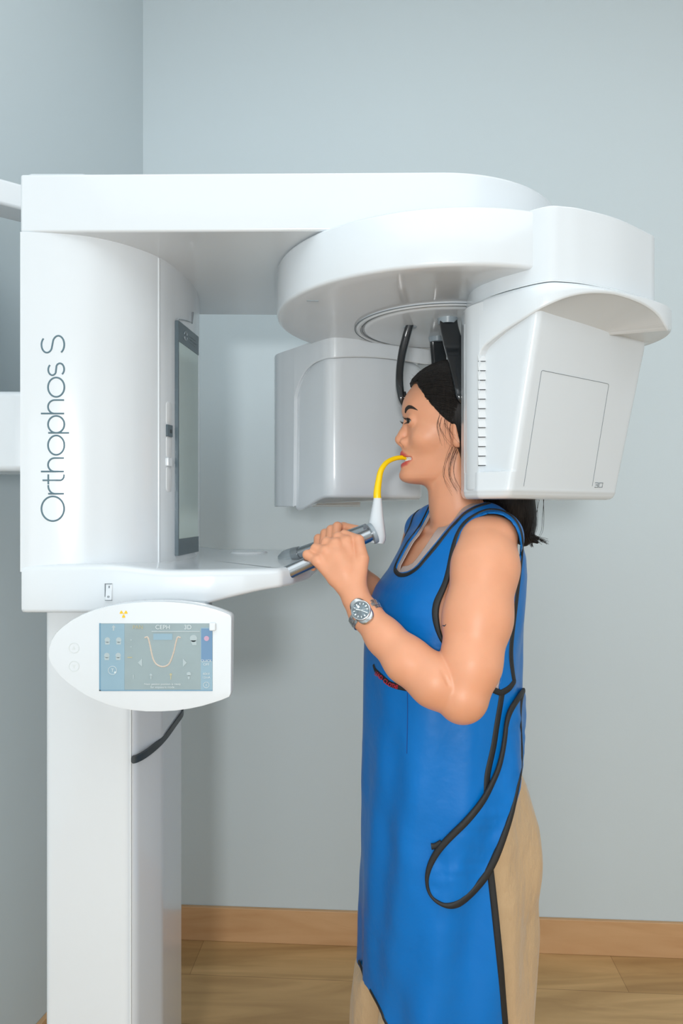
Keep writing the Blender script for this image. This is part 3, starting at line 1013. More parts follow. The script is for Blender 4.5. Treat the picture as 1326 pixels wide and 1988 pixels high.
for t in np.linspace(0, 1, 14):
    c = P(733 - 4.5 * t, 967 + 86 * t, 1.285)
    rx = 0.0075 + 0.0140 * t ** 1.1
    ry = 0.0085 + 0.0165 * t
    if t > 0.9:
        rx *= 0.93 if t < 0.99 else 0.75
    cone_rings.append([(c.x + rx * math.copysign(abs(math.cos(a)) ** 0.8, math.cos(a)), c.y + ry * math.copysign(abs(math.sin(a)) ** 0.8, math.sin(a)), c.z - (0.004 * (math.cos(a) * 0.5) if t > 0.85 else 0)) for a in np.linspace(0, 2 * math.pi, 40, endpoint=False)])
bite = loft('bite_block', cone_rings, M['white'], MAC, angle=50)
ndir = (nb1 - nb0).normalized()
tube('grip_flange', [nb1 - ndir * 0.003, nb1 - ndir * 0.001, nb1 + ndir * 0.004], [0.0185, 0.0198, 0.0198], M['gray_plastic'], MAC, 32)
stick = spline([P(732.5, 970, 1.285), P(732.5, 955, 1.286), P(735, 935, 1.29), P(739.5, 914, 1.297), P(750, 898.5, 1.307), P(765, 890.5, 1.318), P(779, 888.3, 1.326), P(790, 889, 1.330), P(797, 890, 1.333)], 48)
srad = np.interp(np.linspace(0, 1, 49), [0, 0.12, 0.3, 0.5, 0.7, 1], [0.0074, 0.0070, 0.0058, 0.0048, 0.0044, 0.0042])
tube('bite_stick', stick, srad, M['yellow'], bite, 20)

# ---- head supports hanging from the disc
def blade(name, pts, widths, thick, side, parent=MAC, m=None):
    """A black bar following pts; width across 'side', given thickness."""
    sp_ = spline(pts, 40)
    wd = np.interp(np.linspace(0, 1, 41), np.linspace(0, 1, len(widths)), widths)
    tk = np.interp(np.linspace(0, 1, 41), np.linspace(0, 1, len(thick)), thick)
    side = Vector(side).normalized()
    rings_ = []
    for i, p in enumerate(sp_):
        t = Vector(sp_[min(i + 1, 40)] - sp_[max(i - 1, 0)]).normalized()
        s = (side - t * t.dot(side)).normalized()
        b = t.cross(s)
        rr_ = []
        for a in np.linspace(0, 2 * math.pi, 28, endpoint=False):
            ca, sa = math.cos(a), math.sin(a)
            rr_.append(tuple(Vector(p) + s * (wd[i] * math.copysign(abs(ca) ** 0.45, ca)) + b * (tk[i] * math.copysign(abs(sa) ** 0.45, sa))))
        rings_.append(rr_)
    return loft(name, rings_, m or M['black_gloss'], parent, angle=50)


zd = ZR0 - 0.003
def on_disc(px, py):
    r = P(px, py, 1.0) - Vector((0, 0, H))
    return Vector((0, 0, H)) + r * ((zd - H) / r.z)


# forehead rest, seen edge-on
t0 = on_disc(796, 634)
dd = t0.y
s1 = blade('forehead_rest', [t0 + Vector((0, 0, 0.004)), P(789, 652, dd), P(781, 685, dd), P(776, 720, dd - .005), P(775.5, 750, dd - .01), P(779, 775, dd - .012), P(783.5, 791, dd - .013)],
           [0.008, 0.0085, 0.0085, 0.008, 0.008, 0.0075, 0.003], [0.016, 0.016, 0.016, 0.015, 0.015, 0.016, 0.010], (1, 0, 0.2), ringo)
blade('rest_pad', [P(784, 763, dd - .012), P(785, 775, dd - .013), P(785, 790, dd - .014)], [0.0035, 0.0055, 0.002], [0.012, 0.015, 0.008], (1, 0, 0), s1)
lathe('rest_socket', [(0.0, -0.003), (0.0125, -0.003), (0.0145, 0.0), (0.0150, 0.006)], (t0.x, t0.y, zd), M['gray_plastic'], s1, 32)
# near temple rest
t1 = on_disc(869, 618)
e1 = t1.y
s2 = blade('temple_rest', [t1 + Vector((0, 0, 0.002)), P(873, 640, e1 - .014), P(880, 668, e1 - .036), P(888, 705, e1 - .062), P(896, 745, e1 - .084), P(900, 768, e1 - .091), P(902, 781, e1 - .091)],
           [0.0172, 0.0172, 0.0180, 0.0158, 0.0150, 0.0150, 0.009], [0.007, 0.007, 0.0075, 0.007, 0.007, 0.007, 0.004], (1, 0.1, 0.25), ringo)
lathe('rest_socket', [(0.0, -0.0115), (0.0175, -0.0115), (0.0195, -0.003), (0.0205, 0.001), (0.0205, 0.006)], (t1.x, t1.y, zd), M['gray_plastic'], s2, 40)
# far temple rest
t2 = on_disc(849, 655)
e2 = t2.y
s3_ = blade('temple_rest', [t2 + Vector((0, 0, 0.002)), P(850, 675, e2), P(853, 710, e2 - .005), P(858, 750, e2 - .01), P(864, 800, e2 - .012)],
            [0.0165, 0.0165, 0.0165, 0.0155, 0.012], [0.007, 0.007, 0.007, 0.007, 0.005], (1, 0.0, 0.2), ringo)
lathe('rest_socket', [(0.0, -0.0105), (0.0165, -0.0105), (0.0185, -0.003), (0.0195, 0.001), (0.0195, 0.006)], (t2.x, t2.y, zd), M['gray_plastic'], s3_, 40)
# ------------------------------------------------------------------ implicit-surface tools (positions relative to eye height)
def R(px, py, d):
    return np.array([(px - CX) / F * d, d, (CY - py) / F * d])


def s_cap(p, a, b, ra, rb):
    a, b = np.asarray(a, float), np.asarray(b, float)
    ab = b - a
    t = np.clip(((p - a) @ ab) / (ab @ ab + 1e-12), 0, 1)
    q = p - a - t[:, None] * ab
    return np.sqrt(np.einsum('ij,ij->i', q, q)) - (ra + (rb - ra) * t)


def s_ell(p, c, r):
    q = (p - np.asarray(c)) / np.asarray(r)
    k0 = np.sqrt(np.einsum('ij,ij->i', q, q))
    q2 = q / np.asarray(r)
    k1 = np.sqrt(np.einsum('ij,ij->i', q2, q2)) + 1e-9
    return k0 * (k0 - 1) / k1


def smin(a, b, k):
    h = np.clip(0.5 + 0.5 * (b - a) / k, 0, 1)
    return b + (a - b) * h - k * h * (1 - h)


def smax(a, b, k):
    return -smin(-a, -b, k)


def s_chain(p, pts, k=0.01):
    """pts: list of (xyz, radius)."""
    d = None
    for (a, ra), (b, rb) in zip(pts[:-1], pts[1:]):
        e = s_cap(p, a, b, ra, rb)
        d = e if d is None else smin(d, e, k)
    return d


def s_in(p, lo, hi, func, far=0.05):
    """Evaluate func only inside a box; outside, a safe positive distance."""
    lo, hi = np.asarray(lo), np.asarray(hi)
    out = np.maximum(np.maximum(lo - p, p - hi).max(1), 0.0) + far
    m = ((p >= lo) & (p <= hi)).all(1)
    if m.any():
        out[m] = func(p[m])
    return out


def isosurface(f, lo, hi, h, slack=1.6):
    """Surface nets of f = 0 on a block-sparse grid. Returns vertices (n,3) and quads (m,4)."""
    B = 8
    lo, hi = np.asarray(lo, float), np.asarray(hi, float)
    nb = np.ceil((hi - lo) / (h * B)).astype(int)
    n = nb * B
    ci = np.stack(np.meshgrid(*[np.arange(k) for k in nb], indexing='ij'), -1).reshape(-1, 3)
    cen = lo + (ci * B + B / 2 - 0.5) * h
    fv = np.concatenate([f(c) for c in np.array_split(cen, max(1, len(cen) // 200000))])
    keep = np.abs(fv) < (B / 2 + 0.5) * 1.7321 * h * slack + 0.002
    G = np.repeat(np.repeat(np.repeat((np.where(fv > 0, 1.0, -1.0).astype(np.float32)).reshape(nb), B, 0), B, 1), B, 2)
    loc = np.stack(np.meshgrid(*[np.arange(B)] * 3, indexing='ij'), -1).reshape(-1, 3)
    kb = ci[keep]
    for chunk in np.array_split(kb, max(1, len(kb) // 700)):
        idx = (chunk[:, None, :] * B + loc[None]).reshape(-1, 3)
        G[idx[:, 0], idx[:, 1], idx[:, 2]] = f(lo + idx * h)
    S = G < 0
    a = S[:-1, :-1, :-1].astype(np.int8)
    tot = a.copy()
    for dx, dy, dz in ((1, 0, 0), (0, 1, 0), (0, 0, 1), (1, 1, 0), (1, 0, 1), (0, 1, 1), (1, 1, 1)):
        tot += S[dx:n[0] - 1 + dx, dy:n[1] - 1 + dy, dz:n[2] - 1 + dz]
    act = (tot > 0) & (tot < 8)
    ix = np.argwhere(act)
    cid = np.full(act.shape, -1, np.int32)
    cid[ix[:, 0], ix[:, 1], ix[:, 2]] = np.arange(len(ix))
    corners = [(i, j, k) for i in (0, 1) for j in (0, 1) for k in (0, 1)]
    val = {c: G[ix[:, 0] + c[0], ix[:, 1] + c[1], ix[:, 2] + c[2]] for c in corners}
    acc = np.zeros((len(ix), 3))
    cnt = np.zeros(len(ix))
    for c in corners:
        for ax in range(3):
            if c[ax] == 0:
                e = list(c)
                e[ax] = 1
                e = tuple(e)
                va, vb = val[c], val[e]
                m = (va < 0) != (vb < 0)
                t = va[m] / (va[m] - vb[m])
                pt = np.tile(np.array(c, float), (m.sum(), 1))
                pt[:, ax] = t
                acc[m] += pt
                cnt[m] += 1
    V = lo + (ix + acc / cnt[:, None]) * h
    quads = []
    for ax in range(3):
        u, v = (ax + 1) % 3, (ax + 2) % 3
        sl0 = [slice(1, n[k] - 1) for k in range(3)]
        sl1 = list(sl0)
        sl0[ax] = slice(0, n[ax] - 1)
        sl1[ax] = slice(1, n[ax])
        s0, s1 = S[tuple(sl0)], S[tuple(sl1)]
        e = np.argwhere(s0 != s1)
        if not len(e):
            continue
        inside = s0[e[:, 0], e[:, 1], e[:, 2]]
        off = np.ones(3, int)
        off[ax] = 0
        e = e + off
        def cell(du, dv):
            q = e.copy()
            q[:, u] -= du
            q[:, v] -= dv
            return cid[q[:, 0], q[:, 1], q[:, 2]]
        q = np.stack([cell(1, 1), cell(0, 1), cell(0, 0), cell(1, 0)], 1)
        q[~inside] = q[~inside][:, ::-1]
        quads.append(q)
    Q = np.vstack(quads)
    Q = Q[(Q >= 0).all(1)]
    return V, Q


def smooth_verts(V, Q, it=2, lam=0.5):
    E = np.vstack([Q[:, [0, 1]], Q[:, [1, 2]], Q[:, [2, 3]], Q[:, [3, 0]]])
    E = np.vstack([E, E[:, ::-1]])
    for _ in range(it):
        acc = np.zeros_like(V)
        for k in range(3):
            acc[:, k] = np.bincount(E[:, 0], V[E[:, 1], k], len(V))
        deg = np.bincount(E[:, 0], minlength=len(V))[:, None]
        V = V + lam * (acc / np.maximum(deg, 1) - V)
    return V


def np_mesh(name, V, Fc, m, parent=None, mat_idx=None, angle=180):
    """Mesh from numpy arrays (all faces with the same corner count); V is relative to eye height."""
    me = bpy.data.meshes.new(name)
    k = Fc.shape[1]
    me.vertices.add(len(V))
    W = V + np.array([0, 0, H])
    me.vertices.foreach_set('co', W.astype(np.float32).ravel())
    me.loops.add(Fc.size)
    me.loops.foreach_set('vertex_index', Fc.astype(np.int32).ravel())
    me.polygons.add(len(Fc))
    me.polygons.foreach_set('loop_start', np.arange(0, Fc.size, k, dtype=np.int32))
    if mat_idx is not None:
        me.polygons.foreach_set('material_index', mat_idx.astype(np.int32))
    me.update(calc_edges=True)
    me.validate()
    o = link(name, me, m, parent, smooth=False)
    me.shade_smooth()
    return o


def clip_mesh(V, T, s):
    """Keep the part of triangle mesh (V, T) where scalar s >= 0, cutting triangles along s = 0."""
    V = list(map(tuple, V)) if False else V
    k = s >= 0
    kc = k[T].sum(1)
    out = [T[kc == 3]]
    newV, cache = [], {}
    base = len(V)

    def cut(i, j):
        key = (i, j) if i < j else (j, i)
        if key not in cache:
            t = s[key[0]] / (s[key[0]] - s[key[1]])
            newV.append(V[key[0]] * (1 - t) + V[key[1]] * t)
            cache[key] = base + len(newV) - 1
        return cache[key]

    extra = []
    for tri in T[(kc == 1) | (kc == 2)]:
        f = [k[i] for i in tri]
        if sum(f) == 1:
            i = f.index(True)
            a, b, c = tri[i], tri[(i + 1) % 3], tri[(i + 2) % 3]
            extra.append((a, cut(a, b), cut(a, c)))
        else:
            i = f.index(False)
            a, b, c = tri[i], tri[(i + 1) % 3], tri[(i + 2) % 3]
            p, q = cut(a, b), cut(a, c)
            extra += [(p, b, c), (p, c, q)]
    if extra:
        out.append(np.array(extra))
    T2 = np.vstack(out)
    V2 = np.vstack([V, np.array(newV)]) if newV else V
    used = np.unique(T2)
    re = np.full(len(V2), -1)
    re[used] = np.arange(len(used))
    return V2[used], re[T2]


def poly_dist(pts, poly):
    """Signed distance (positive inside) from 2D points to a closed polygon."""
    poly = np.asarray(poly, float)
    n = len(poly)
    dmin = np.full(len(pts), 1e9)
    ins = np.zeros(len(pts), bool)
    for i in range(n):
        a, b = poly[i], poly[(i + 1) % n]
        e = b - a
        w = pts - a
        t = np.clip((w @ e) / (e @ e + 1e-12), 0, 1)
        q = w - t[:, None] * e
        dmin = np.minimum(dmin, np.sqrt((q ** 2).sum(1)))
        c = ((a[1] <= pts[:, 1]) != (b[1] <= pts[:, 1]))
        with np.errstate(divide='ignore', invalid='ignore'):
            xx = a[0] + (pts[:, 1] - a[1]) / (e[1] if e[1] != 0 else 1e-12) * e[0]
        ins ^= c & (pts[:, 0] < xx)
    return np.where(ins, dmin, -dmin)


def project(V):
    return np.c_[CX + F * V[:, 0] / V[:, 1], CY - F * V[:, 2] / V[:, 1]]


def vnoise(p, s, seed=0):
    """Cheap smooth pseudo-noise from rotated sines, about -1..1."""
    r = np.random.RandomState(seed)
    out = np.zeros(len(p))
    for k in range(5):
        d = r.normal(size=3)
        d /= np.linalg.norm(d)
        out += np.sin((p @ d) * s * (0.7 + 0.5 * k) + r.uniform(0, 6.28) + 1.3 * np.sin((p @ r.normal(size=3)) * s * 0.6)) / (1 + 0.5 * k)
    return out / 2.4
# ------------------------------------------------------------------ the woman
HO = np.array([0.205, 1.335, 0.010])           # head origin (between the ears, relative to eye height)
HYAW = math.radians(0.0)
T0 = np.array([0.205, 1.325])                  # torso axis
TF = np.array([-0.965, -0.262])                # the way the chest faces
TL = np.array([0.262, -0.965])                 # towards her left side


def head_local(p):
    q = p - HO
    return np.c_[-q[:, 0], -q[:, 1], q[:, 2]]


def head_world(a, b, z):
    return HO + np.array([-a, -b, z])


ZA = [.030, .036, .040, .045, .052, .060, .070, .083, .095, .105, .120, .135, .150, .165, .178, .190, .205]
AA = [.050, .066, .0800, .0875, .0893, .0868, .0850, .0835, .0865, .0860, .0810, .0785, .0775, .0805, .0835, .0835, .080]
BK = [.030, .028, .024, .016, .006, -.004, -.012, -.018, -.022, -.026, -.032, -.035, -.038, -.04, -.04, -.04, -.04]
WW = [.018, .024, .0285, .034, .0385, .0425, .0470, .0520, .0560, .0590, .0630, .0660, .0680, .0690, .0700, .0710, .0705]
LIP_U = [(.0700, .0270, .0835), (.0800, .0150, .0905), (.0862, .0050, .0932), (.0862, -.0050, .0932), (.0800, -.0150, .0905), (.0700, -.0270, .0835)]
LIP_L = [(.0700, .0270, .0820), (.0785, .0165, .0745), (.0835, .0060, .0708), (.0835, -.0060, .0708), (.0785, -.0165, .0745), (.0700, -.0270, .0820)]
LUR = [.0030, .0048, .0056, .0056, .0048, .0030]
LLR = [.0030, .0052, .0064, .0064, .0052, .0030]
EYE = (.0695, .0315, .1537)


def lips(q, r=0.0):
    d = None
    for L, rr in ((LIP_U, LUR), (LIP_L, LLR)):
        for i in range(5):
            e = s_cap(q, L[i], L[i + 1], rr[i] + r, rr[i + 1] + r)
            d = e if d is None else np.minimum(d, e)
    return d


def f_head(p):
    q = head_local(p)
    a, b, z = q[:, 0], q[:, 1], q[:, 2]
    ab = np.abs(b)
    qs = np.c_[a, ab, z]
    A, K, W = np.interp(z, ZA, AA), np.interp(z, ZA, BK), np.interp(z, ZA, WW)
    ac = K + np.interp(z, [.06, .10, .15], [.27, .27, .36]) * (A - K)
    n = np.interp(z, [.10, .14], [2.0, 2.25])
    da = a - ac
    sa = np.where(da > 0, da / (A - ac), da / (ac - K))
    s = (np.abs(sa) ** n + (ab / W) ** n) ** (1 / n)
    face = (s - 1) * np.minimum(W, A - ac)
    face = smax(face, .034 - z, .012)
    face = smax(face, z - .205, .02)
    skull = s_ell(q, (-.012, 0, .183), (.0935, .0735, .0805))
    d = smin(face, skull, .018)
    # cheeks, brow ridge, temples
    d = smin(d, s_ell(qs, (.046, .040, .122), (.026, .020, .022)), .016)
    d = smin(d, s_cap(qs, (.0735, .010, .1765), (.0640, .038, .1800), .009, .007), .012)
    d = smin(d, s_ell(qs, (.072, 0, .052), (.0175, .018, .014)), .014)
    # eye sockets and eyelids
    d = smax(d, -s_ell(qs, (.0880, .0285, .1555), (.0125, .0145, .0090)), .010)
    lid = s_ell(qs, (EYE[0], EYE[1], EYE[2]), (.0134, .0148, .0130))
    d = smin(d, lid, .005)
    # nose
    nose = s_chain(qs, [((.0735, 0, .1620), .0075), ((.0770, 0, .1500), .0072), ((.0850, 0, .1330), .0078), ((.0915, 0, .1215), .0104)], .008)
    nose = smin(nose, s_ell(qs, (.0825, .0122, .1150), (.0108, .0074, .0088)), .003)
    nose = smin(nose, s_cap(qs, (.088, 0, .113), (.0830, 0, .1065), .0058, .0050), .006)
    d = smin(d, nose, .006)
    d = smax(d, -s_ell(qs, (.0910, .0092, .1105), (.0056, .0042, .0040)), .0018)
    # mouth
    lp = lips(q)
    d = smin(d, lp, .005)
    mouth = s_cap(qs, (.086, 0, .0818), (.0735, .0255, .0828), .0068, .0032)
    d = smax(d, -mouth, .0025)
    # opening between the lids
    d = smax(d, -s_ell(qs, (.0825, .0305, .1530), (.0125, .0150, .0050)), .0015)
    # ear
    ear = s_ell(qs, (-.014, .0735, .1310), (.0165, .0075, .0290))
    ear = smin(ear, s_ell(qs, (-.0070, .0715, .1085), (.0085, .0060, .0090)), .006)
    ear = smax(ear, -s_ell(qs, (-.013, .0815, .1330), (.0095, .0055, .0190)), .004)
    d = smin(d, ear, .006)
    # neck
    neck = s_chain(q, [((-.012, 0, .100), .049), ((-.016, 0, .040), .0500), ((-.022, 0, -.010), .0525), ((-.030, 0, -.055), .060)], .02)
    d = smin(d, neck, .016)
    # sternomastoid cord
    d = smin(d, s_cap(qs, (-.012, .045, .085), (.016, .020, -.030), .007, .006), .018)
    return d


# torso slices: relative height, x of the front and of the back, half width, of the hanging apron
TZ = [-1.10, -.886, -.708, -.51, -.41, -.312, -.262, -.222, -.185, -.155, -.124, -.090, -.055, -.030]
TXF = [.0440, .0445, .0445, .0478, .0486, .0500, .0510, .0545, .0610, .0745, .1030, .1240, .1400, .155]
TXB = [.336, .336, .336, .320, .319, .325, .328, .331, .332, .332, .331, .326, .317, .302]
TW = [.190, .188, .186, .182, .172, .163, .160, .160, .162, .164, .164, .164, .150, .120]


def torso_uv(p):
    q = p[:, :2] - T0
    return q @ TF, q @ TL


def f_drape(p):
    """The hanging apron's outer surface, without openings."""
    u, v = torso_uv(p)
    z = p[:, 2]
    xf, xb, w = np.interp(z, TZ, TXF), np.interp(z, TZ, TXB), np.interp(z, TZ, TW)
    cu = (T0[0] - (xf + xb) / 2) / 0.965
    ru = (xb - xf) / 2 / 0.985
    du = u - cu
    n = 2.35
    s = (np.abs(du / ru) ** n + np.abs(v / w) ** n) ** (1 / n)
    d = (s - 1) * np.minimum(ru, w)
    d = smax(d, z + .035, .03)
    av = np.abs(v)
    q = np.c_[u, av, z]
    sh = s_chain(q, [((-.030, .055, -.030), .040), ((-.022, .105, -.040), .045), ((-.018, .160, -.050), .0455)], .02)
    d = smin(d, sh, .03)
    # hanging folds below the chest
    amp = np.clip((-.20 - z) / .35, 0, 1)
    ang = np.arctan2(v, u)
    amp = amp * (.25 + .75 * np.clip(np.abs(ang) / .7, 0, 1))
    d = d + amp * (.0052 * np.sin(ang * 7 + 2.2 * z) + .0042 * np.sin(ang * 12 - 3.1 * z + 1.0 + 2 * np.sin(z * 5)) + .0030 * vnoise(p * np.array([1, 1, .55]), 24, 5))
    d = d + .0022 * vnoise(p, 34, 3) * np.clip((-.05 - z) / .1, 0, 1)
    return d


def f_drape_smooth(p):
    u, v = torso_uv(p)
    z = p[:, 2]
    xf, xb, w = np.interp(z, TZ, TXF), np.interp(z, TZ, TXB), np.interp(z, TZ, TW)
    cu = (T0[0] - (xf + xb) / 2) / 0.965
    ru = (xb - xf) / 2 / 0.985
    n = 2.35
    s = (np.abs((u - cu) / ru) ** n + np.abs(v / w) ** n) ** (1 / n)
    d = (s - 1) * np.minimum(ru, w)
    d = smax(d, z + .035, .03)
    q = np.c_[u, np.abs(v), z]
    sh = s_chain(q, [((-.030, .055, -.030), .040), ((-.022, .105, -.040), .045), ((-.018, .160, -.050), .0455)], .02)
    return smin(d, sh, .03)


def bar_near(px):
    t = (px - 541) / 181
    return 1120 - 84 * t, 1.2175 + .0445 * t


def bar_far(px):
    t = (px - 541) / 171
    return 1088 - 60 * t, 1.42 - .105 * t


def near_hand(p):
    W = R(700, 1176, 1.182)
    fingers, mcps = [], []
    for (mx, my, pxx, pyy, dx, r0) in ((617, 1089, 597, 1077, 6, .0088), (633, 1071, 613, 1065, 6, .0094), (652, 1057, 634, 1053, 5, .0098), (674, 1052, 656, 1043, 4, .0096)):
        yb, db = bar_near(mx)
        m = R(mx, my, db - .0265)
        yb, db = bar_near(pxx)
        pp = R(pxx, pyy, db - .010)
        dd = R(pxx + dx, pyy + 9, db + .0165)
        tt = R(pxx + dx + 5, pyy + 25, db + .0165)
        mcps.append((m, r0 + .0008))
        fingers.append([(m, r0 + .0004), (pp, r0 - .0004), (dd, r0 - .0015), (tt, r0 - .0025)])
    d = None
    for k, (m, r) in enumerate(mcps):
        w = W + (m - W) * 0.16
        mid = W + (m - W) * 0.6 + np.array([0, -.004, 0])
        e = s_chain(p, [(w, .0150), (mid, r + .0022), (m, r + .0006)], .006)
        d = e if d is None else smin(d, e, .011)
    pal = s_chain(p, [(R(690, 1150, 1.188), .0165), (R(672, 1112, 1.200), .0175), (R(655, 1082, 1.208), .0135)], .01)
    d = smin(d, pal, .012)
    for f in fingers:
        d = smin(d, s_chain(p, f, .0035), .0045)
    for (m, r) in mcps:
        d = smin(d, np.linalg.norm(p - (m + np.array([0, -.0026, .001])), axis=1) - (r - .0018), .006)
    base = s_chain(p, [(R(693, 1142, 1.186), .0150), (R(703, 1086, 1.202), .0120)], .005)
    d = smin(d, base, .008)
    th = s_chain(p, [(R(703, 1084, 1.203), .0118), (R(696, 1049, 1.222), .0096), (R(668, 1036, 1.2390), .0074)], .004)
    d = smin(d, th, .003)
    return d


def far_hand(p):
    W = R(690, 1112, 1.410)
    d = None
    fs = []
    for (px, off, r0) in ((618, 12, .0088), (631, 17, .0094), (643, 20, .0096), (655, 22, .0094)):
        yb, db = bar_far(px)
        m = R(px + 8, yb - off + 4, db + .026)
        pp = R(px, yb - off - 4, db - .004)
        dd = R(px - 4, yb + 4, db - .022)
        tt = R(px + 2, yb + 24, db - .018)
        e = s_chain(p, [(W + (m - W) * .15, .014), (W + (m - W) * .6, r0 + .003), (m, r0 + .001)], .006)
        d = e if d is None else smin(d, e, .011)
        fs.append([(m, r0), (pp, r0 - .0006), (dd, r0 - .0015), (tt, r0 - .002)])
    for f in fs:
        d = smin(d, s_chain(p, f, .0035), .0045)
    d = smin(d, s_chain(p, [(R(683, 1090, 1.395), .014), (R(662, 1042, 1.383), .0118), (R(667, 1024, 1.362), .0098), (R(693, 1027, 1.338), .0076)], .004), .006)
    return d


def f_arms(p):
    up = s_chain(p, [(R(946, 1055, 1.180), .0480), (R(942, 1100, 1.155), .0530), (R(927, 1200, 1.125), .0532), (R(914, 1288, 1.10), .0455), (R(897, 1346, 1.092), .0410)], .02)
    up = smin(up, np.linalg.norm(p - R(897, 1358, 1.095), axis=1) - .0375, .015)
    fo = s_chain(p, [(R(890, 1346, 1.098), .0395), (R(845, 1322, 1.10), .0405), (R(790, 1281, 1.12), .0365), (R(746, 1236, 1.148), .0298), (R(709, 1192, 1.172), .0248), (R(692, 1166, 1.184), .0228)], .015)
    d = smin(up, fo, .0025)
    d = smax(d, -s_chain(p, [(R(851, 1279, 1.064), .0030), (R(860, 1303, 1.060), .0034), (R(871, 1330, 1.058), .0016)], .003), .004)
    fu = s_chain(p, [(np.array([.178, 1.480, -.060]), .044), (np.array([.158, 1.520, -.17]), .050), (R(793, 1262, 1.545), .040)], .02)
    ff = s_chain(p, [(R(793, 1262, 1.545), .0375), (R(760, 1205, 1.49), .0375), (R(716, 1143, 1.43), .0275), (R(690, 1112, 1.41), .0235)], .015)
    return np.minimum(d, smin(fu, ff, .008))


def f_body(p):
    tor = f_drape_smooth(p) + .0105
    # bust volume stays under the cloth, collar bones under the skin
    u, v = torso_uv(p)
    q = np.c_[u, np.abs(v), p[:, 2]]
    tor = smin(tor, s_cap(q, (.026, .045, -.052), (.002, .120, -.040), .0075, .0075), .028)
    d = tor
    hd = s_in(p, (.05, 1.20, -.075), (.33, 1.47, .31), f_head)
    d = smin(d, hd, .015)
    ar = s_in(p, (-.02, 1.02, -.42), (.36, 1.62, .02), f_arms)
    d = smin(d, ar, .007)
    nh = s_in(p, (-.09, 1.12, -.20), (.06, 1.30, -.02), near_hand)
    fh = s_in(p, (-.07, 1.30, -.16), (.06, 1.45, -.01), far_hand)
    d = smin(d, nh, .010)
    d = smin(d, fh, .010)
    return np.maximum(d, -.46 - p[:, 2])



HB = 0.0017
skin = mat('skin', (0.74, 0.35, 0.205), 0.42, spec=0.4, sss=0.25, noise=0.035, nscale=22, bump=0.05, bscale=700, linear=True)
V, Q = isosurface(f_body, (-.09, 1.03, -.475), (.40, 1.62, .30), HB)
V = smooth_verts(V, Q, 2, 0.4)
PER = np_mesh('person', V, Q, skin, None)
ql = head_local(V)
lipv = np.zeros(len(V), np.float32)
near_m = (ql[:, 0] > .055) & (np.abs(ql[:, 1]) < .034) & (ql[:, 2] > .05) & (ql[:, 2] < .11)
lipv[near_m] = np.clip((.0016 - lips(ql[near_m])) / .0014, 0, 1)
at = PER.data.attributes.new('lip', 'FLOAT', 'POINT')
at.data.foreach_set('value', lipv)
nt = skin.node_tree
pb = nt.nodes['Principled BSDF']
src = pb.inputs['Base Color'].links[0].from_socket
an = nt.nodes.new('ShaderNodeAttribute')
an.attribute_name = 'lip'
mxn = nt.nodes.new('ShaderNodeMix')
mxn.data_type = 'RGBA'
nt.links.new(an.outputs['Fac'], mxn.inputs['Factor'])
nt.links.new(src, mxn.inputs['A'])
mxn.inputs['B'].default_value = (0.56, 0.085, 0.075, 1)
nt.links.new(mxn.outputs['Result'], pb.inputs['Base Color'])
tag(PER, 'dark-haired woman in blue apron biting the yellow stick and gripping the bars', 'person')

from mathutils.bvhtree import BVHTree
body_bvh = BVHTree.FromPolygons([tuple(v) for v in V], [tuple(int(i) for i in q) for q in Q])


def cast(bvh, px, py, back=False):
    d = Vector(R(px, py, 1.0)).normalized()
    hit = bvh.ray_cast(Vector((0, 0, 0)), d)
    return hit[0], hit[1]


def ribbon(name, path, w, m, parent, lift=0.0006, th=0.0012, dens=60, bvh=None, mirror=None, curve=True):
    """Flat strip of width w laid along px path on a surface; path entries (px, py)."""
    sp_ = spline(path, dens) if curve else np.array(path, float)
    pts, nr = [], []
    for x, y in sp_:
        h_, n_ = cast(bvh, x, y)
        if h_ is None:
            continue
        if n_.dot(h_) > 0:
            n_ = -n_
        pts.append(np.array(h_))
        nr.append(np.array(n_))
    if len(pts) < 3:
        return None
    return strip3d(name, np.array(pts), np.array(nr), w, m, parent, lift, th, mirror)


def strip3d(name, pts, nr, w, m, parent, lift=0.0006, th=0.0012, mirror=None):
    if mirror is not None:
        pts, nr = mirror(pts), mirror(nr, True)
    for _ in range(3):
        nr[1:-1] = (nr[:-2] + nr[1:-1] * 2 + nr[2:]) / 4
        pts[1:-1] = (pts[:-2] + pts[1:-1] * 2 + pts[2:]) / 4
    nr = nr / np.linalg.norm(nr, axis=1)[:, None]
    n = len(pts)
    wd = np.interp(np.linspace(0, 1, n), np.linspace(0, 1, len(w)), w) if hasattr(w, '__len__') else np.full(n, w)
    rings = []
    for i in range(n):
        t = pts[min(i + 1, n - 1)] - pts[max(i - 1, 0)]
        t = t / (np.linalg.norm(t) + 1e-12)
        s = np.cross(t, nr[i])
        s /= np.linalg.norm(s) + 1e-12
        c = pts[i] + nr[i] * lift + np.array([0, 0, H])
        h2 = wd[i] / 2
        rings.append([c + s * h2 - nr[i] * th, c + s * h2 * 0.96 + nr[i] * th * 0.4, c + s * h2 * 0.5 + nr[i] * th, c + nr[i] * th * 1.1, c - s * h2 * 0.5 + nr[i] * th, c - s * h2 * 0.96 + nr[i] * th * 0.4, c - s * h2 - nr[i] * th])
    return loft(name, rings, m, parent, angle=70)
# ---- face details
def sphere_vf(c, r, n=20, k=14):
    V = [(c[0] + r[0] * math.sin(math.pi * j / k) * math.cos(2 * math.pi * i / n), c[1] + r[1] * math.sin(math.pi * j / k) * math.sin(2 * math.pi * i / n), c[2] + r[2] * math.cos(math.pi * j / k)) for j in range(k + 1) for i in range(n)]
    Fc = [(j * n + i, j * n + (i + 1) % n, (j + 1) * n + (i + 1) % n, (j + 1) * n + i) for j in range(k) for i in range(n)]
    return V, Fc


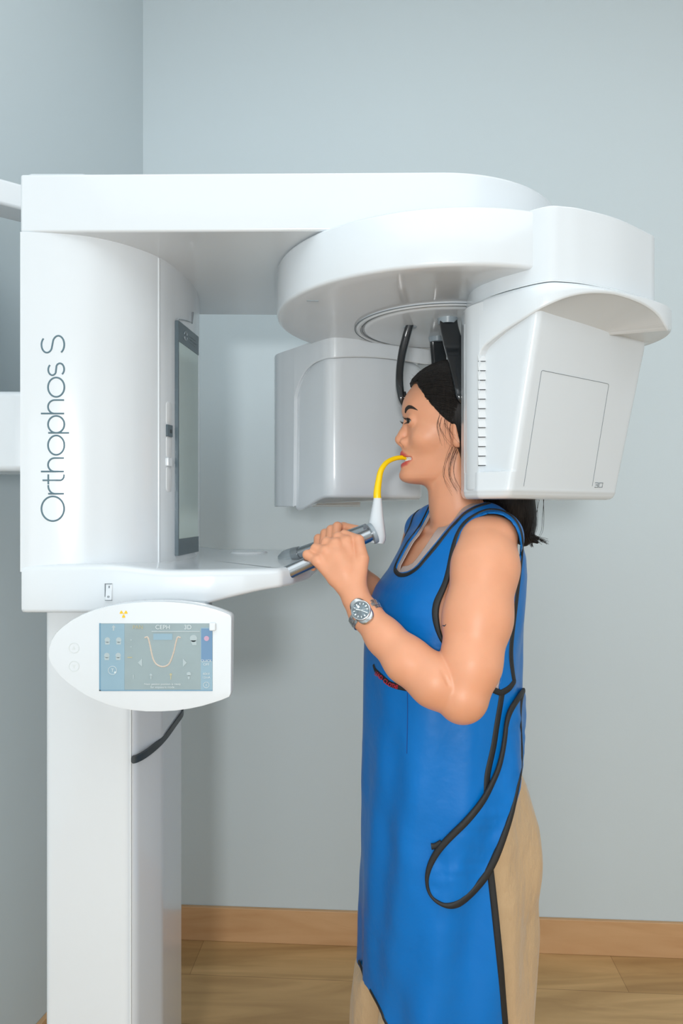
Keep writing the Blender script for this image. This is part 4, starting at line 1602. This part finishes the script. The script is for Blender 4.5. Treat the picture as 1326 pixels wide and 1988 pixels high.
white_eye = mat('eye_white', (0.78, 0.74, 0.70), 0.2, noise=0.02, linear=True)
dark_eye = mat('eye_iris', (0.014, 0.009, 0.006), 0.12, noise=0.05, linear=True)
tooth_m = mat('teeth_enamel', (0.80, 0.77, 0.70), 0.25, noise=0.02, linear=True)
hair_m = bpy.data.materials.new('black_hair')
hair_m.use_nodes = True
_nt = hair_m.node_tree
_b = _nt.nodes['Principled BSDF']
_b.inputs['Roughness'].default_value = 0.45
_b.inputs['Specular IOR Level'].default_value = 0.2
_tc = _nt.nodes.new('ShaderNodeTexCoord')
_mp = _nt.nodes.new('ShaderNodeMapping')
_mp.inputs['Scale'].default_value = (190, 60, 11)
_mp.inputs['Rotation'].default_value = (0, math.radians(36), 0)
_nt.links.new(_tc.outputs['Object'], _mp.inputs['Vector'])
_n = _nt.nodes.new('ShaderNodeTexNoise')
_n.inputs['Scale'].default_value = 3.0
_n.inputs['Detail'].default_value = 6
_nt.links.new(_mp.outputs[0], _n.inputs['Vector'])
_r = _nt.nodes.new('ShaderNodeValToRGB')
_r.color_ramp.elements[0].color = (0.003, 0.0025, 0.0025, 1)
_r.color_ramp.elements[1].color = (0.016, 0.012, 0.010, 1)
_r.color_ramp.elements[0].position, _r.color_ramp.elements[1].position = 0.35, 0.75
_nt.links.new(_n.outputs['Fac'], _r.inputs[0])
_nt.links.new(_r.outputs[0], _b.inputs['Base Color'])
_bp = _nt.nodes.new('ShaderNodeBump')
_bp.inputs['Strength'].default_value = 0.4
_bp.inputs['Distance'].default_value = 0.002
_nt.links.new(_n.outputs['Fac'], _bp.inputs['Height'])
_nt.links.new(_bp.outputs[0], _b.inputs['Normal'])

up = np.array([0, 0, H])
for sgn in (1, -1):
    c = head_world(EYE[0], EYE[1] * sgn, EYE[2]) + up
    V, Fc = sphere_vf(c, (.0123,) * 3, 28, 20)
    eye = mesh('eye', V, Fc, white_eye, PER)
    gaze = np.array([-1, -0.42 if sgn > 0 else 0.10, 0.0])
    gaze /= np.linalg.norm(gaze)
    ci = c + gaze * .0093
    V, Fc = sphere_vf((0, 0, 0), (.0037, .0066, .0066), 24, 14)
    rotq = Vector((-1, 0, 0)).rotation_difference(Vector(gaze)).to_matrix()
    V = [tuple(rotq @ Vector(v) + Vector(ci)) for v in V]
    mesh('iris', V, Fc, dark_eye, eye)

# teeth: two rows of single crowns set along the jaw arch
parts = []
for zt, hh, sgn in ((.0910, .0044, -1), (.0755, .0042, 1)):
    for k in range(-5, 6):
        ang = k * 0.235
        a0, b0 = .0605 + .0195 * math.cos(ang), .0245 * math.sin(ang)
        c = head_world(a0, b0, zt + sgn * .0044) + up
        parts.append(sphere_vf(c, (.0032, .0030 if abs(k) < 2 else .0026, hh), 12, 8))
V, Fc = merge(parts)
mesh('teeth', V, Fc, tooth_m, PER)

brow_m = mat('eyebrow_hair', (0.022, 0.013, 0.009), 0.7, noise=0.2, nscale=300, linear=True)
dark_line = mat('eyelash_black', (0.008, 0.006, 0.006), 0.5, noise=0.05, linear=True)


def mir_head(a, nrm=False):
    b = np.array(a, float)
    b[:, 1] = -b[:, 1] if nrm else 2 * HO[1] - b[:, 1]
    return b


for mf in (None, mir_head):
    ribbon('eyebrow', [(787.0, 801), (788.5, 795), (793, 790.5), (799, 790.5), (805, 793), (811, 796.5)], [.0035, .0070, .0074, .0060, .0036, .0006], brow_m, PER, .0003, .0007, 40, body_bvh, mf)


def lash(name, pts3, r0, r1, m, parent):
    n = len(pts3)
    return tube_vf([np.array(p) + up for p in pts3], list(np.linspace(r0, r1, n)), 6)


for sgn in (1, -1):
    lparts = []
    for (zc, dz, w) in ((EYE[2] + .0042, .0035, .0009), (EYE[2] - .0046, -.0018, .0005)):
        pts = []
        for t in np.linspace(-0.95, 1.15, 12):
            pts.append(head_world(EYE[0] + .0132 * math.cos(t), (EYE[1] + .0140 * math.sin(t)) * sgn, zc - .0035 * abs(t) ** 2 * (1 if dz > 0 else -0.8)))
        lparts.append(lash('l', spline(pts, 24), w, w * .7, None, None))
        for t in np.linspace(-0.8, 1.1, 13):
            o = head_world(EYE[0] + .0134 * math.cos(t), (EYE[1] + .0142 * math.sin(t)) * sgn, zc - .0035 * abs(t) ** 2 * (1 if dz > 0 else -0.8))
            ln = .0070 if dz > 0 else .0042
            e = o + np.array([-math.cos(t), -math.sin(t) * sgn, 0]) * ln + np.array([0, 0, dz])
            mid = (o + e) / 2 - np.array([0, 0, dz * .45])
            lparts.append(lash('l', spline([o, mid, e], 6), .00038, .0001, None, None))
    V, Fc = merge(lparts)
    mesh('eyelashes', V, Fc, dark_line, PER)
ribbon('tattoo', [(857.5, 1216), (860, 1214), (863, 1215.5), (866, 1212)], [.002, .0016, .0022, .001], mat('tattoo_ink', (60, 62, 70), 0.6, noise=0.1), PER, .0001, .0003, 12, body_bvh)

# ---- hair
HLZ = [.040, .055, .0825, .0985, .123, .142, .148, .160, .174, .186, .200, .216, .226, .240, .30]
HLA = [-.040, -.024, -.016, -.011, -.006, .000, .011, .024, .036, .046, .054, .060, .062, .12, .12]


def f_hair(p):
    q = head_local(p)
    a, b, z = q[:, 0], q[:, 1], q[:, 2]
    ab = np.abs(b)
    sk = s_ell(q, (-.014, 0, .184), (.1015, .0830, .0900))
    side = s_ell(np.c_[a, ab, z], (-.046, .054, .118), (.048, .039, .092))
    sk = smin(sk, side, .02)
    back = s_chain(q, [((-.050, 0, .175), .074), ((-.062, 0, .100), .066), ((-.078, 0, .045), .056)], .03)
    sk = smin(sk, back, .03)
    lim = a - np.interp(z, HLZ, HLA) + .0004 * vnoise(p, 300, 4)
    cap = smax(sk, lim, .004)
    tail = s_chain(p, [(head_world(-.078, 0, .045), .052), (R(990, 972, 1.315), .044), (R(1003, 1005, 1.315), .034), (R(1011, 1030, 1.315), .024), (R(1019, 1052, 1.315), .0075)], .015)
    tail = smin(tail, s_cap(p, R(1016, 1036, 1.31), R(1043, 1053, 1.30), .012, .003), .01)
    d = smin(cap, tail, .02)
    return d


V, Q = isosurface(f_hair, (.10, 1.19, -.10), (.42, 1.47, .31), max(HB, .0017), 2.0)
V = smooth_verts(V, Q, 1, 0.4)
HAIR = np_mesh('hair', V, Q, hair_m, PER)
random.seed(4)
sparts = []
def strand(pts, r=.00032, n=18):
    sparts.append(tube_vf([np.array(x) + up for x in spline(pts, n)], list(np.linspace(r, r * .35, n + 1)), 5))


def on_face(px, py, lift=.0010):
    h_, n_ = cast(body_bvh, px, py)
    if h_ is None:
        return R(px, py, 1.28)
    h_, n_ = np.array(h_), np.array(n_)
    if n_ @ h_ > 0:
        n_ = -n_
    return h_ + n_ * lift


skb = (.1015, .0830, .0900)
for k in range(1500):                             # locks combed back over the head
    ph = math.radians(random.uniform(-118, 118))
    droop = random.uniform(.35, .75) * (1 if ph > 0 else -1)
    lift = random.uniform(-.0004, .0016)
    pts = []
    a_lo = random.uniform(-.112, -.085)
    for a_ in np.linspace(.086, a_lo, 22):
        t = (a_ + .014) / (skb[0] + .0005)
        if abs(t) >= 1:
            continue
        s_ = math.sqrt(1 - t * t)
        ps = ph + droop * ((.086 - a_) / .19) ** 1.2
        b_, z_ = (skb[1] + lift) * s_ * math.sin(ps), .184 + (skb[2] + lift) * s_ * math.cos(ps)
        if a_ < np.interp(z_, HLZ, HLA) + .001:
            pts.append(head_world(a_, b_, z_))
    if len(pts) > 5:
        strand(pts, random.uniform(.0004, .0009), 14)
for k in range(220):                              # locks over the ear and down the nape
    a0 = random.uniform(-.09, -.004)
    b0 = random.uniform(.2, 1.0)
    sg = 1 if random.random() < .75 else -1
    z0 = random.uniform(.12, .19)
    pts = []
    for t in np.linspace(0, 1, 9):
        z_ = z0 - t * .12
        a_ = min(a0 - .035 * t, float(np.interp(z_, HLZ, HLA)) - .001)
        e = 1 - ((a_ + .046) / .052) ** 2
        b_ = (.054 + .0395 * math.sqrt(max(e, 0.02)) * math.sqrt(max(0.03, 1 - ((z_ - .118) / .098) ** 2)))
        pts.append(head_world(a_, b_ * sg, z_))
    strand(pts, random.uniform(.0004, .0008), 12)
for k in range(160):                              # the tail behind the shoulder
    x0, d0 = random.uniform(968, 1023), random.uniform(1.272, 1.30)
    e = random.random()
    strand([R(x0, 930, d0), R(x0 + 2, 975, d0), R(1000 + (x0 - 968) * .5, 1010, d0 + .005), R(1008 + 18 * e, 1040 + 8 * random.random(), d0 + .012)], random.uniform(.0004, .0009))
for k in range(20):                               # loose wisps at the temple
    x0, y0 = random.uniform(852, 878), random.uniform(797, 815)
    dx = random.uniform(-9, 14)
    L = random.uniform(35, 70)
    strand([on_face(x0, y0, .002), on_face(x0 + dx * .1 - 4, y0 + L * .35, .0025), on_face(x0 + dx * .5, y0 + L * .7, .002), on_face(min(x0 + dx * 1.2 + 6, 899), y0 + L, .0015)], random.uniform(.00016, .0003))
for k in range(16):                               # wisps falling on the neck below the ear
    x0, y0 = random.uniform(872, 892), random.uniform(862, 880)
    c = random.uniform(0, 1)
    strand([on_face(x0, y0, .002), on_face(x0 - 14 + 12 * c, y0 + 28, .003), on_face(x0 - 18 + 20 * c, y0 + 55, .003), on_face(min(x0 - 4 + 20 * c, 902), y0 + 78 + 12 * c, .003)], random.uniform(.00016, .0003))
for k in range(14):                               # fine hairs along the hairline and on top
    x0 = random.uniform(797, 845)
    y0 = 741 - (x0 - 797) * .72
    strand([R(x0 + 6, y0 + 4, 1.33), R(x0 - 1, y0 - 3, 1.325), R(x0 - 7 + random.uniform(-3, 3), y0 - 4 + random.uniform(-5, 5), 1.325)], .00022, 8)
for k in range(46):                               # tail ends flicking out behind the shoulder
    t = random.random()
    x0, y0 = 1018 + 8 * t, 965 + 72 * random.random()
    e = random.uniform(0, 1)
    d0 = random.uniform(1.285, 1.33)
    strand([R(x0, y0, d0), R(x0 + 8 + 6 * e, y0 + 26, d0), R(1024 + 10 * e, 1036 + 6 * t, d0), R(1040 + 26 * e, 1050 + random.uniform(-4, 8), d0)], random.uniform(.0004, .0009))
for k, (xa, xb) in enumerate(((1031, 1038), (1041, 1044), (1054, 1056), (1055, 1053), (1035, 1042), (1046, 1040))):
    strand([R(xa, 940, 1.31), R(xa + 1, 968, 1.31), R(xb, 1005, 1.31), R(xb - 2, 1030, 1.31), R(xb - 10, 1046, 1.31)], .0006)
V, Fc = merge(sparts)
st_o = mesh('hair_strands', V, Fc, hair_m, HAIR)
st_o['kind'] = 'stuff'

# ---- apron
blue = mat('blue_nylon', (0.0, 0.155, 0.51), 0.36, spec=0.28, noise=0.05, nscale=9, bump=0.5, bscale=15, bdist=.006, linear=True)
black = mat('black_binding_tape', (0.010, 0.011, 0.012), 0.6, noise=0.08, nscale=150, bump=0.15, bscale=900, linear=True)
taupe = mat('taupe_jersey', (0.50, 0.40, 0.365), 0.75, noise=0.04, nscale=60, bump=0.15, bscale=500, linear=True)
HA = 0.0035
Vd, Qd = isosurface(f_drape, (.0, 1.10, -1.09), (.40, 1.55, .05), HA)
Vd = smooth_verts(Vd, Qd, 3, 0.5)
Td = np.vstack([Qd[:, [0, 1, 2]], Qd[:, [0, 2, 3]]])


def vnormals(V, T):
    n = np.cross(V[T[:, 1]] - V[T[:, 0]], V[T[:, 2]] - V[T[:, 0]])
    out = np.zeros_like(V)
    for k in range(3):
        for c in range(3):
            out[:, c] += np.bincount(T[:, k], n[:, c], len(V))
    return out / (np.linalg.norm(out, axis=1)[:, None] + 1e-12)


Nd = vnormals(Vd, Td)
drape_bvh = BVHTree.FromPolygons([tuple(v) for v in Vd], [tuple(int(i) for i in t) for t in Td])
u_, v_ = torso_uv(Vd)
Vm = Vd.copy()                                    # every point mirrored onto her left half
Vm[:, :2] += np.where(v_ < 0, -2 * v_, 0)[:, None] * TL
pxm = project(Vm)


def mir_torso(a, nrm=False):
    b = np.array(a, float)
    if nrm:
        w = b[:, :2] @ TL
    else:
        w = (b[:, :2] - T0) @ TL
    b[:, :2] -= 2 * w[:, None] * TL
    return b


def cloth(name, s, off, m, parent, thick=.0028, bumpf=None):
    V = Vd + Nd * off
    if bumpf is not None:
        V = V + Nd * bumpf(Vd)[:, None]
    V2, T2 = clip_mesh(V, Td, s)
    o = np_mesh(name, V2, T2, m, parent)
    md = o.modifiers.new('thickness', 'SOLIDIFY')
    md.thickness = thick
    md.offset = -1.0
    return o


NECK = [(770, 1108), (775, 1110.5), (782, 1111), (791, 1109), (801, 1104), (810, 1096), (819, 1085), (834, 1067), (849, 1049), (861, 1033.5), (873, 1019), (885, 1006.5), (897, 995), (909, 987.5), (921, 981.5), (932, 977.5), (942, 974.5), (960, 968)]
ARMH = [(1012, 1075), (1013, 1058), (1010, 1040), (1003, 1023), (993, 1009), (978, 998.5), (962, 994.5), (946, 995), (930, 1001), (914, 1011), (902, 1023), (893, 1038), (886, 1058), (880, 1085), (875, 1110), (870, 1130), (862, 1150), (853, 1170), (849, 1187), (850, 1205), (855, 1228)]
SIDE = [(957, 1337), (975, 1347), (970, 1375), (965, 1410), (960, 1445), (953, 1480), (950, 1520), (950, 1570), (952, 1630), (956, 1690), (962, 1745), (968, 1800), (977, 1890), (985, 1988), (992, 2080)]
HEM = [(860, 2090), (790, 2050), (747, 1988), (739, 1968), (731, 1950), (722, 1932), (713, 1917), (704, 1906), (690, 1900), (600, 1890)]
apron_poly = [(600, 1100), (760, 1106)] + NECK + [(985, 960), (1060, 960), (1060, 1470), (1008, 1490), (995, 1560), (970, 1640), (953, 1688)] + SIDE[SIDE.index((956, 1690)):] + HEM
arm_hole = ARMH + [(870, 1262), (925, 1318), (957, 1337), (972, 1346), (976, 1343), (969, 1338), (978, 1290), (990, 1200), (1002, 1120)]
s_ap = np.minimum(poly_dist(pxm, apron_poly), -poly_dist(pxm, arm_hole))
# the far strap as it is seen across her chest
FARN = [(768, 1107), (770.5, 1096), (779.5, 1079), (787, 1065), (795, 1051), (807, 1036), (818, 1020), (827, 1003), (836, 984), (842, 960)]
facing = (Nd * Vd).sum(1) < 0
front_far = facing & (v_ < 0) & (Vd[:, 2] > -.16)
far_poly = [(600, 960), (600, 1200), (770, 1200)] + FARN
s_far = poly_dist(project(Vd), far_poly)
s_ap = np.where(front_far, np.where(Vd[:, 2] > -.122, s_far, 5.0), s_ap)
low = Vd[:, 2] < -.70
s_low = np.where(v_ > -.01, poly_dist(project(Vd), apron_poly), (Vd[:, 2] + .888 + np.clip(-.01 - v_, 0, .3) * .35) * 1000)
back_low = torso_uv(Vd)[0] < -.06                # the far side edge, seen from the other side only
s_ap = np.where(low & (v_ > -.01), np.minimum(s_low, np.where(v_ > .02, s_ap, 1e3)), np.where(low & ~back_low, np.minimum(s_low, 60), s_ap))
APR = cloth('apron', s_ap, 0.0, blue, PER)
tag(APR, 'blue lead apron with black edging')


def bind(path, w=.0118, lift=.0004, mirror=True, nm='binding', m=None, curve=True, dens=70):
    for mf in ((None, mir_torso) if mirror else (None,)):
        ribbon(nm, path, w, m or black, APR, lift, .0016, dens, drape_bvh, mf, curve)


NB = [(x + dx, y + dy) for (x, y), dx, dy in zip(NECK[1:], np.r_[-1, 0, 1, 3, 4, 4, 4, 4, 4, 4, 4, 3, 2, 2, 2, 2, 2], np.r_[5, 6, 6, 4, 4, 4, 4, 4, 4, 4, 4, 4, 4, 4, 4, 4, 4])]
bind([(x - 3.0, y) for x, y in FARN[8:1:-1]] + [(768.5, 1096), (766.5, 1107)] + NB, [.003, .003, .003, .0035, .0035, .004, .0045, .006, .0075, .0085, .0088, .0088, .0088, .0088, .0088, .0088, .0088, .0088, .0088, .0088, .0088, .0088, .0088, .0088, .0088, .0088], mirror=False, dens=110)
bind([(999, 1324), (996, 1310), (992, 1275), (993.5, 1240), (1001, 1180), (1007.5, 1120), (1012, 1088), (1014.5, 1060), (1012.5, 1037), (1006, 1019), (995, 1004), (979, 993.5), (962, 989.5), (945, 990), (928, 996.5), (910, 1007.5), (897.5, 1020), (888, 1036), (881, 1057), (875, 1084), (870.5, 1108), (865, 1130), (857.5, 1148), (848.5, 1168), (845, 1187), (846.5, 1207), (853, 1232), (862, 1250)],
     [.0115, .0115, .0115, .0115, .0115, .010, .008, .006, .006, .006, .006, .006, .006, .006, .0065, .0075, .0085, .0085, .0085, .0085, .0090, .010, .011, .012, .012, .011, .008, .006], dens=130)
bind([(999, 1322), (988, 1336), (972, 1346)], .011, .0008)
bind([(940, 1328), (955, 1338), (974, 1346)], .0105, .0006)
bind([(975, 1343), (970, 1375), (964, 1410), (958, 1450), (949, 1490), (945, 1520), (945, 1600), (949, 1665), (953, 1700), (958, 1745), (964, 1800), (973, 1890), (981, 1988), (988, 2070)], .0118, .0002)
bind([(719, 1922), (727, 1937), (735, 1952), (743, 1969), (750, 1986), (792, 2046), (860, 2086)], .0065, dens=50)

# flap wrapped round from the back
FLAP = [(1060, 1336), (1012, 1336), (1002, 1350), (987, 1372), (979, 1392), (975, 1420), (971, 1450), (967, 1478), (955, 1510), (942, 1535), (925, 1562), (905, 1586), (885, 1607), (866, 1628), (850, 1647), (838, 1664), (829, 1684), (826, 1704), (828, 1722), (836, 1739), (850, 1753), (868, 1759.5), (887, 1756), (905, 1743), (925, 1723), (948, 1695), (965, 1665), (980, 1625), (993, 1580), (1003, 1530), (1009, 1490), (1012, 1462), (1060, 1462)]
near_half = v_ > -.05
s_fl = np.where(near_half, poly_dist(project(Vd), FLAP), -50.0)
FLP = cloth('apron_flap', s_fl, .0062, blue, APR, .0028, lambda V: .0020 * vnoise(V * np.array([1, 1, .8]), 70, 12) + .0012 * vnoise(V, 130, 2))


def bind_f(path, w, lift=.0068, dens=80):
    ribbon('flap_binding', path, w, black, FLP, lift, .0022, dens, drape_bvh, None, True)


bind_f([(1010, 1340), (998, 1358), (986, 1378), (979.5, 1400), (976, 1430), (971, 1462), (964, 1490), (952, 1518), (937, 1547), (919, 1573), (899, 1597), (878, 1619), (858, 1641), (842, 1664), (832, 1688), (830, 1708), (834, 1727), (845, 1743), (860, 1752.5), (874, 1754), (888, 1749), (905, 1736), (925, 1716), (944, 1693), (961, 1662), (976, 1622), (989, 1578), (998, 1532), (1004, 1492), (1005.5, 1462), (1004, 1430), (1002, 1395), (1004, 1362), (1009, 1340)],
       [.011, .011, .0105, .0085, .008, .008, .0085, .009, .0105, .011, .011, .011, .011, .0105, .0085, .006, .005, .005, .0065, .010, .0125, .0125, .0125, .0125, .0125, .011, .009, .007, .006, .0055, .005, .006, .010, .012], dens=150)
ribbon('tape_end', [(838, 1641), (846, 1640), (858, 1632)], [.010, .009, .007], black, FLP, .0055, .0015, 12, drape_bvh)

# pocket with printed tape
POCK = [(725.5, 1291), (729, 1301), (737, 1309), (747, 1318.5), (757, 1327), (768, 1331.5), (780, 1334), (795, 1337)]
pocket = ribbon('pocket_tape', POCK, [.0075, .009, .009, .009, .0095, .0105, .0108, .0108], black, APR, .0006, .0012, 50, drape_bvh)
ribbon('pocket_seam', [(791, 1340), (791.5, 1375), (791, 1420), (790, 1463)], .0011, mat('navy_stitching', (0, 60, 130), 0.6, noise=0.05), APR, .0003, .0006, 30, drape_bvh)
red = mat('red_print', (190, 20, 50), 0.5, noise=0.04)
cu = bpy.data.curves.new('t', 'FONT')
cu.body = 'LEAD CLOTHES'
cu.size = 1.0
cu.offset = 0.025
tmp = bpy.data.objects.new('t', cu)
col.objects.link(tmp)
me = bpy.data.meshes.new_from_object(tmp.evaluated_get(bpy.context.evaluated_depsgraph_get()))
bpy.data.objects.remove(tmp)
bm = bmesh.new()
bm.from_mesh(me)
bmesh.ops.subdivide_edges(bm, edges=[e for e in bm.edges if e.calc_length() > .3], cuts=3)
bmesh.ops.triangulate(bm, faces=bm.faces)
bm.to_mesh(me)
bm.free()
xs = [v.co.x for v in me.vertices]
xmax = max(xs)
ps = spline([(731, 1305.5), (738, 1311), (748, 1320), (758, 1328), (768, 1332), (774.5, 1333.5)], 60)
for v in me.vertices:
    t = v.co.x / xmax
    k = min(int(t * 60), 59)
    c = ps[k] + (ps[k + 1] - ps[k]) * (t * 60 - k)
    tg = ps[min(k + 3, 60)] - ps[max(k - 3, 0)]
    tg = tg / np.linalg.norm(tg)
    nx = np.array([tg[1], -tg[0]]) * 0.5 + np.array([0.25, -1.0]) * 0.5
    nx /= np.linalg.norm(nx)
    q = c + nx * (v.co.y - .36) * 10.5
    h_, n_ = cast(drape_bvh, q[0], q[1])
    n_ = np.array(n_)
    if n_ @ np.array(h_) > 0:
        n_ = -n_
    v.co = Vector(np.array(h_) + n_ * .0027 + up)
me.materials.clear()
link('printed_lettering', me, red, pocket if pocket else APR, smooth=False)

# ---- undershirt
US = [(600, 1085), (770, 1096), (779, 1098.5), (790, 1097), (799, 1092), (808, 1082), (816, 1071), (829, 1052), (843, 1031), (854, 1017), (864, 1004), (877, 992.5), (891, 983), (903, 976), (915, 970), (935, 962), (985, 955), (1060, 955), (1060, 1420), (600, 1420)]
us_hole = ARMH + [(870, 1262), (905, 1290), (950, 1290), (985, 1240), (1002, 1120)]
s_us = np.minimum(poly_dist(pxm, US), -poly_dist(pxm, us_hole) - 7)
us_far = poly_dist(project(Vd), [(600, 960), (600, 1200), (774, 1200), (774, 1106)] + [(x + 5.5, y) for x, y in FARN[1:]])
s_us = np.where(front_far & (Vd[:, 2] > -.118), np.minimum(us_far, 40), s_us)
cloth('undershirt', s_us, -.0022, taupe, PER, .0014)

# ---- trousers
sand = mat('sand_satin', (0.52, 0.36, 0.205), 0.42, spec=0.45, sheen=0.2, noise=0.06, nscale=14, bump=1.0, bscale=45, bdist=.006, stretch=(1, 1, .45), linear=True)


def f_trous(p):
    u, v = torso_uv(p)
    z = p[:, 2]
    xb = np.interp(z, [-1.3, -.99, -.70, -.64, -.58, -.50, -.44], [.328, .330, .333, .332, .325, .306, .280])
    xf = np.interp(z, [-1.3, -.99, -.90, -.70, -.44], [.028, .036, .044, .062, .066])
    cu = (T0[0] - (xf + xb) / 2) / .965
    ru = (xb - xf) / 2 / .985
    d = None
    for c in (.085, -.085):
        w = .083
        s = (np.abs((u - cu) / ru) ** 2.2 + np.abs((v - c) / w) ** 2.2) ** (1 / 2.2)
        e = (s - 1) * w
        d = e if d is None else smin(d, e, .03)
    top = smax(d, z + .44, .01)
    top = smax(top, -1.335 - z, .004)
    ang = np.arctan2(v, u - cu)
    # the cloth of the apron presses on the front
    lim = f_drape(p) + .0085 - np.clip((-.015 - u) * 3, 0, .2) - np.clip((-.90 - z) * .8, 0, .2)
    top = smax(top, lim, .004)
    return top + np.clip((-.0 - u) / .05, .15, 1) * .0045 * np.sin(ang * 9 + z * 9 + 1.5 * np.sin(z * 6)) + .0036 * vnoise(p * np.array([1, 1, .5]), 45, 8)


V, Q = isosurface(f_trous, (.0, 1.08, -1.345), (.41, 1.58, -.42), max(HB, .004))
V = smooth_verts(V, Q, 3, 0.5)
np_mesh('trousers', V, Q, sand, PER)
shoe_m = mat('beige_shoe_leather', (150, 120, 95), 0.5, noise=0.05)
for c in (.08, -.08):
    def f_shoe(p, c=c):
        u, v = torso_uv(p)
        q = np.c_[u, v - c, p[:, 2]]
        d = smin(s_cap(q, (-.07, 0, -1.325), (.10, 0, -1.336), .034, .030), s_ell(q, (-.05, 0, -1.30), (.05, .034, .04)), .03)
        return smax(d, -1.3598 - p[:, 2], .004)
    V, Q = isosurface(f_shoe, (.02, 1.10, -1.37), (.40, 1.56, -1.24), .006)
    np_mesh('shoe', smooth_verts(V, Q, 2), Q, shoe_m, PER)

# ---- wristwatch on the left wrist
wst = np.array([R(746, 1236, 1.148), R(709, 1192, 1.172), R(692, 1166, 1.184)])
wc = R(710.5, 1194, 1.1715)
wax = wst[2] - wst[0]
wax = wax / np.linalg.norm(wax)
wn = R(707, 1188, 1.10) - wc
wn = np.array([-.06, -1.0, .10])
wn = wn - wax * (wn @ wax)
wn /= np.linalg.norm(wn)
wb = np.cross(wn, wax)
wb = wb / np.linalg.norm(wb)
if wb[2] < 0:
    wb = -wb
WR = .0293
W0 = Vector(wc + up)
WAT = empty('wristwatch', W0)
tag(WAT, 'silver steel wristwatch with gray dial on the left wrist of the woman', 'watch')
steel = mat('watch_steel', (0.55, 0.56, 0.57), 0.22, metal=1.0, noise=0.03, linear=True)
dial_m = mat('watch_dial', (150, 168, 178), 0.3, noise=0.02)
lume = mat('watch_marker', (232, 240, 242), 0.3, noise=0.01)


def wp(a, b, n):
    return tuple(np.array(W0) + wax * a + wb * b + wn * n)


def disc(name, prof, m, parent, seg=56, angle=35):
    return loft(name, [[wp(r * math.cos(t), r * math.sin(t), n) for t in np.linspace(0, 2 * math.pi, seg, endpoint=False)] for r, n in prof], m, parent, angle=angle)


n0 = WR - .0012
# case: a tonneau outline
out = []
for t in np.linspace(0, 2 * math.pi, 80, endpoint=False):
    ca, sa = math.cos(t), math.sin(t)
    r = 1.0 / ((abs(ca) / .0172) ** 2.2 + (abs(sa) / .0215) ** 2.6) ** (1 / 2.4)
    out.append((r * ca, r * sa))
def bow(b):
    return -0.5 * b * b / .030
case = loft('case', [[wp(a * s, b * s, n0 + h_ + bow(b * s)) for a, b in out] for h_, s in ((-.003, .9), (-.002, .99), (.0015, 1.0), (.0042, .985), (.0058, .93), (.0062, .80), (.0060, .5))], steel, WAT, angle=40)
disc('bezel', [(.0168, n0 + .0050), (.0170, n0 + .0072), (.0164, n0 + .0084), (.0152, n0 + .0087), (.0148, n0 + .0078)], steel, case)
dial = disc('dial', [(.0149, n0 + .0066), (.0149, n0 + .0078), (.0001, n0 + .0078)], dial_m, WAT)
axA = np.array([math.cos(math.radians(0)), 0])
parts = []
def wbar(ang, r0, r1, w, n):
    ca, sa = math.cos(ang), math.sin(ang)
    pts = [(r0, -w), (r1, -w), (r1, w), (r0, w)]
    V = [wp(x * ca - y * sa, x * sa + y * ca, n) for x, y in pts] + [wp(x * ca - y * sa, x * sa + y * ca, n + .0005) for x, y in pts]
    return V, [(0, 1, 2, 3), (4, 5, 6, 7), (0, 1, 5, 4), (1, 2, 6, 5), (2, 3, 7, 6), (3, 0, 4, 7)]


for k in range(12):
    parts.append(wbar(k * math.pi / 6, .0098, .0128, .0006 if k % 3 else .0010, n0 + .0078))
V, Fc = merge(parts)
mesh('hour_markers', V, Fc, lume, dial, smooth=False)
V, Fc = merge([wbar(math.radians(3), .0052, .0092, .0018, n0 + .0078)])
mesh('date_window', V, Fc, lume, dial, smooth=False)
for ang, L_, w in ((-38, .0085, .0007), (150, .0122, .0006), (115, .0125, .00025)):
    V, Fc = wbar(math.radians(ang), -.002, L_, w, n0 + .0084)
    mesh('watch_hand', V, Fc, lume, dial, smooth=False)
crown_a = math.radians(90)
# bracelet: rows of links round the wrist
K = 26
ra, rb_ = WR + .0006, WR + .0004
for k in range(20):
    t = .80 + .2465 * k
    w = .0086 if abs(math.atan2(math.sin(t), math.cos(t))) < 1.6 else .0078
    sub = []
    for (a0, a1, hh) in ((-w, -w * .36, .0011), (-w * .34, w * .34, .0015), (w * .36, w, .0011)):
        dt = math.pi / K * .92
        sh = 0.0 if abs(a0 + a1) < 1e-6 else math.pi / K
        V = []
        for aa in (a0, a1):
            for tt in (t - dt + sh, t + dt + sh):
                for rr in (WR - .0004, WR + hh):
                    V.append(wp(aa, rr * math.sin(tt), rr * math.cos(tt)))
        sub.append((V, [(0, 1, 3, 2), (4, 5, 7, 6), (0, 1, 5, 4), (2, 3, 7, 6), (0, 2, 6, 4), (1, 3, 7, 5)]))
    V, Fc = merge(sub)
    o = mesh('bracelet_link', V, Fc, steel, WAT, smooth=False)
    add_bevel(o, .0003, 2)
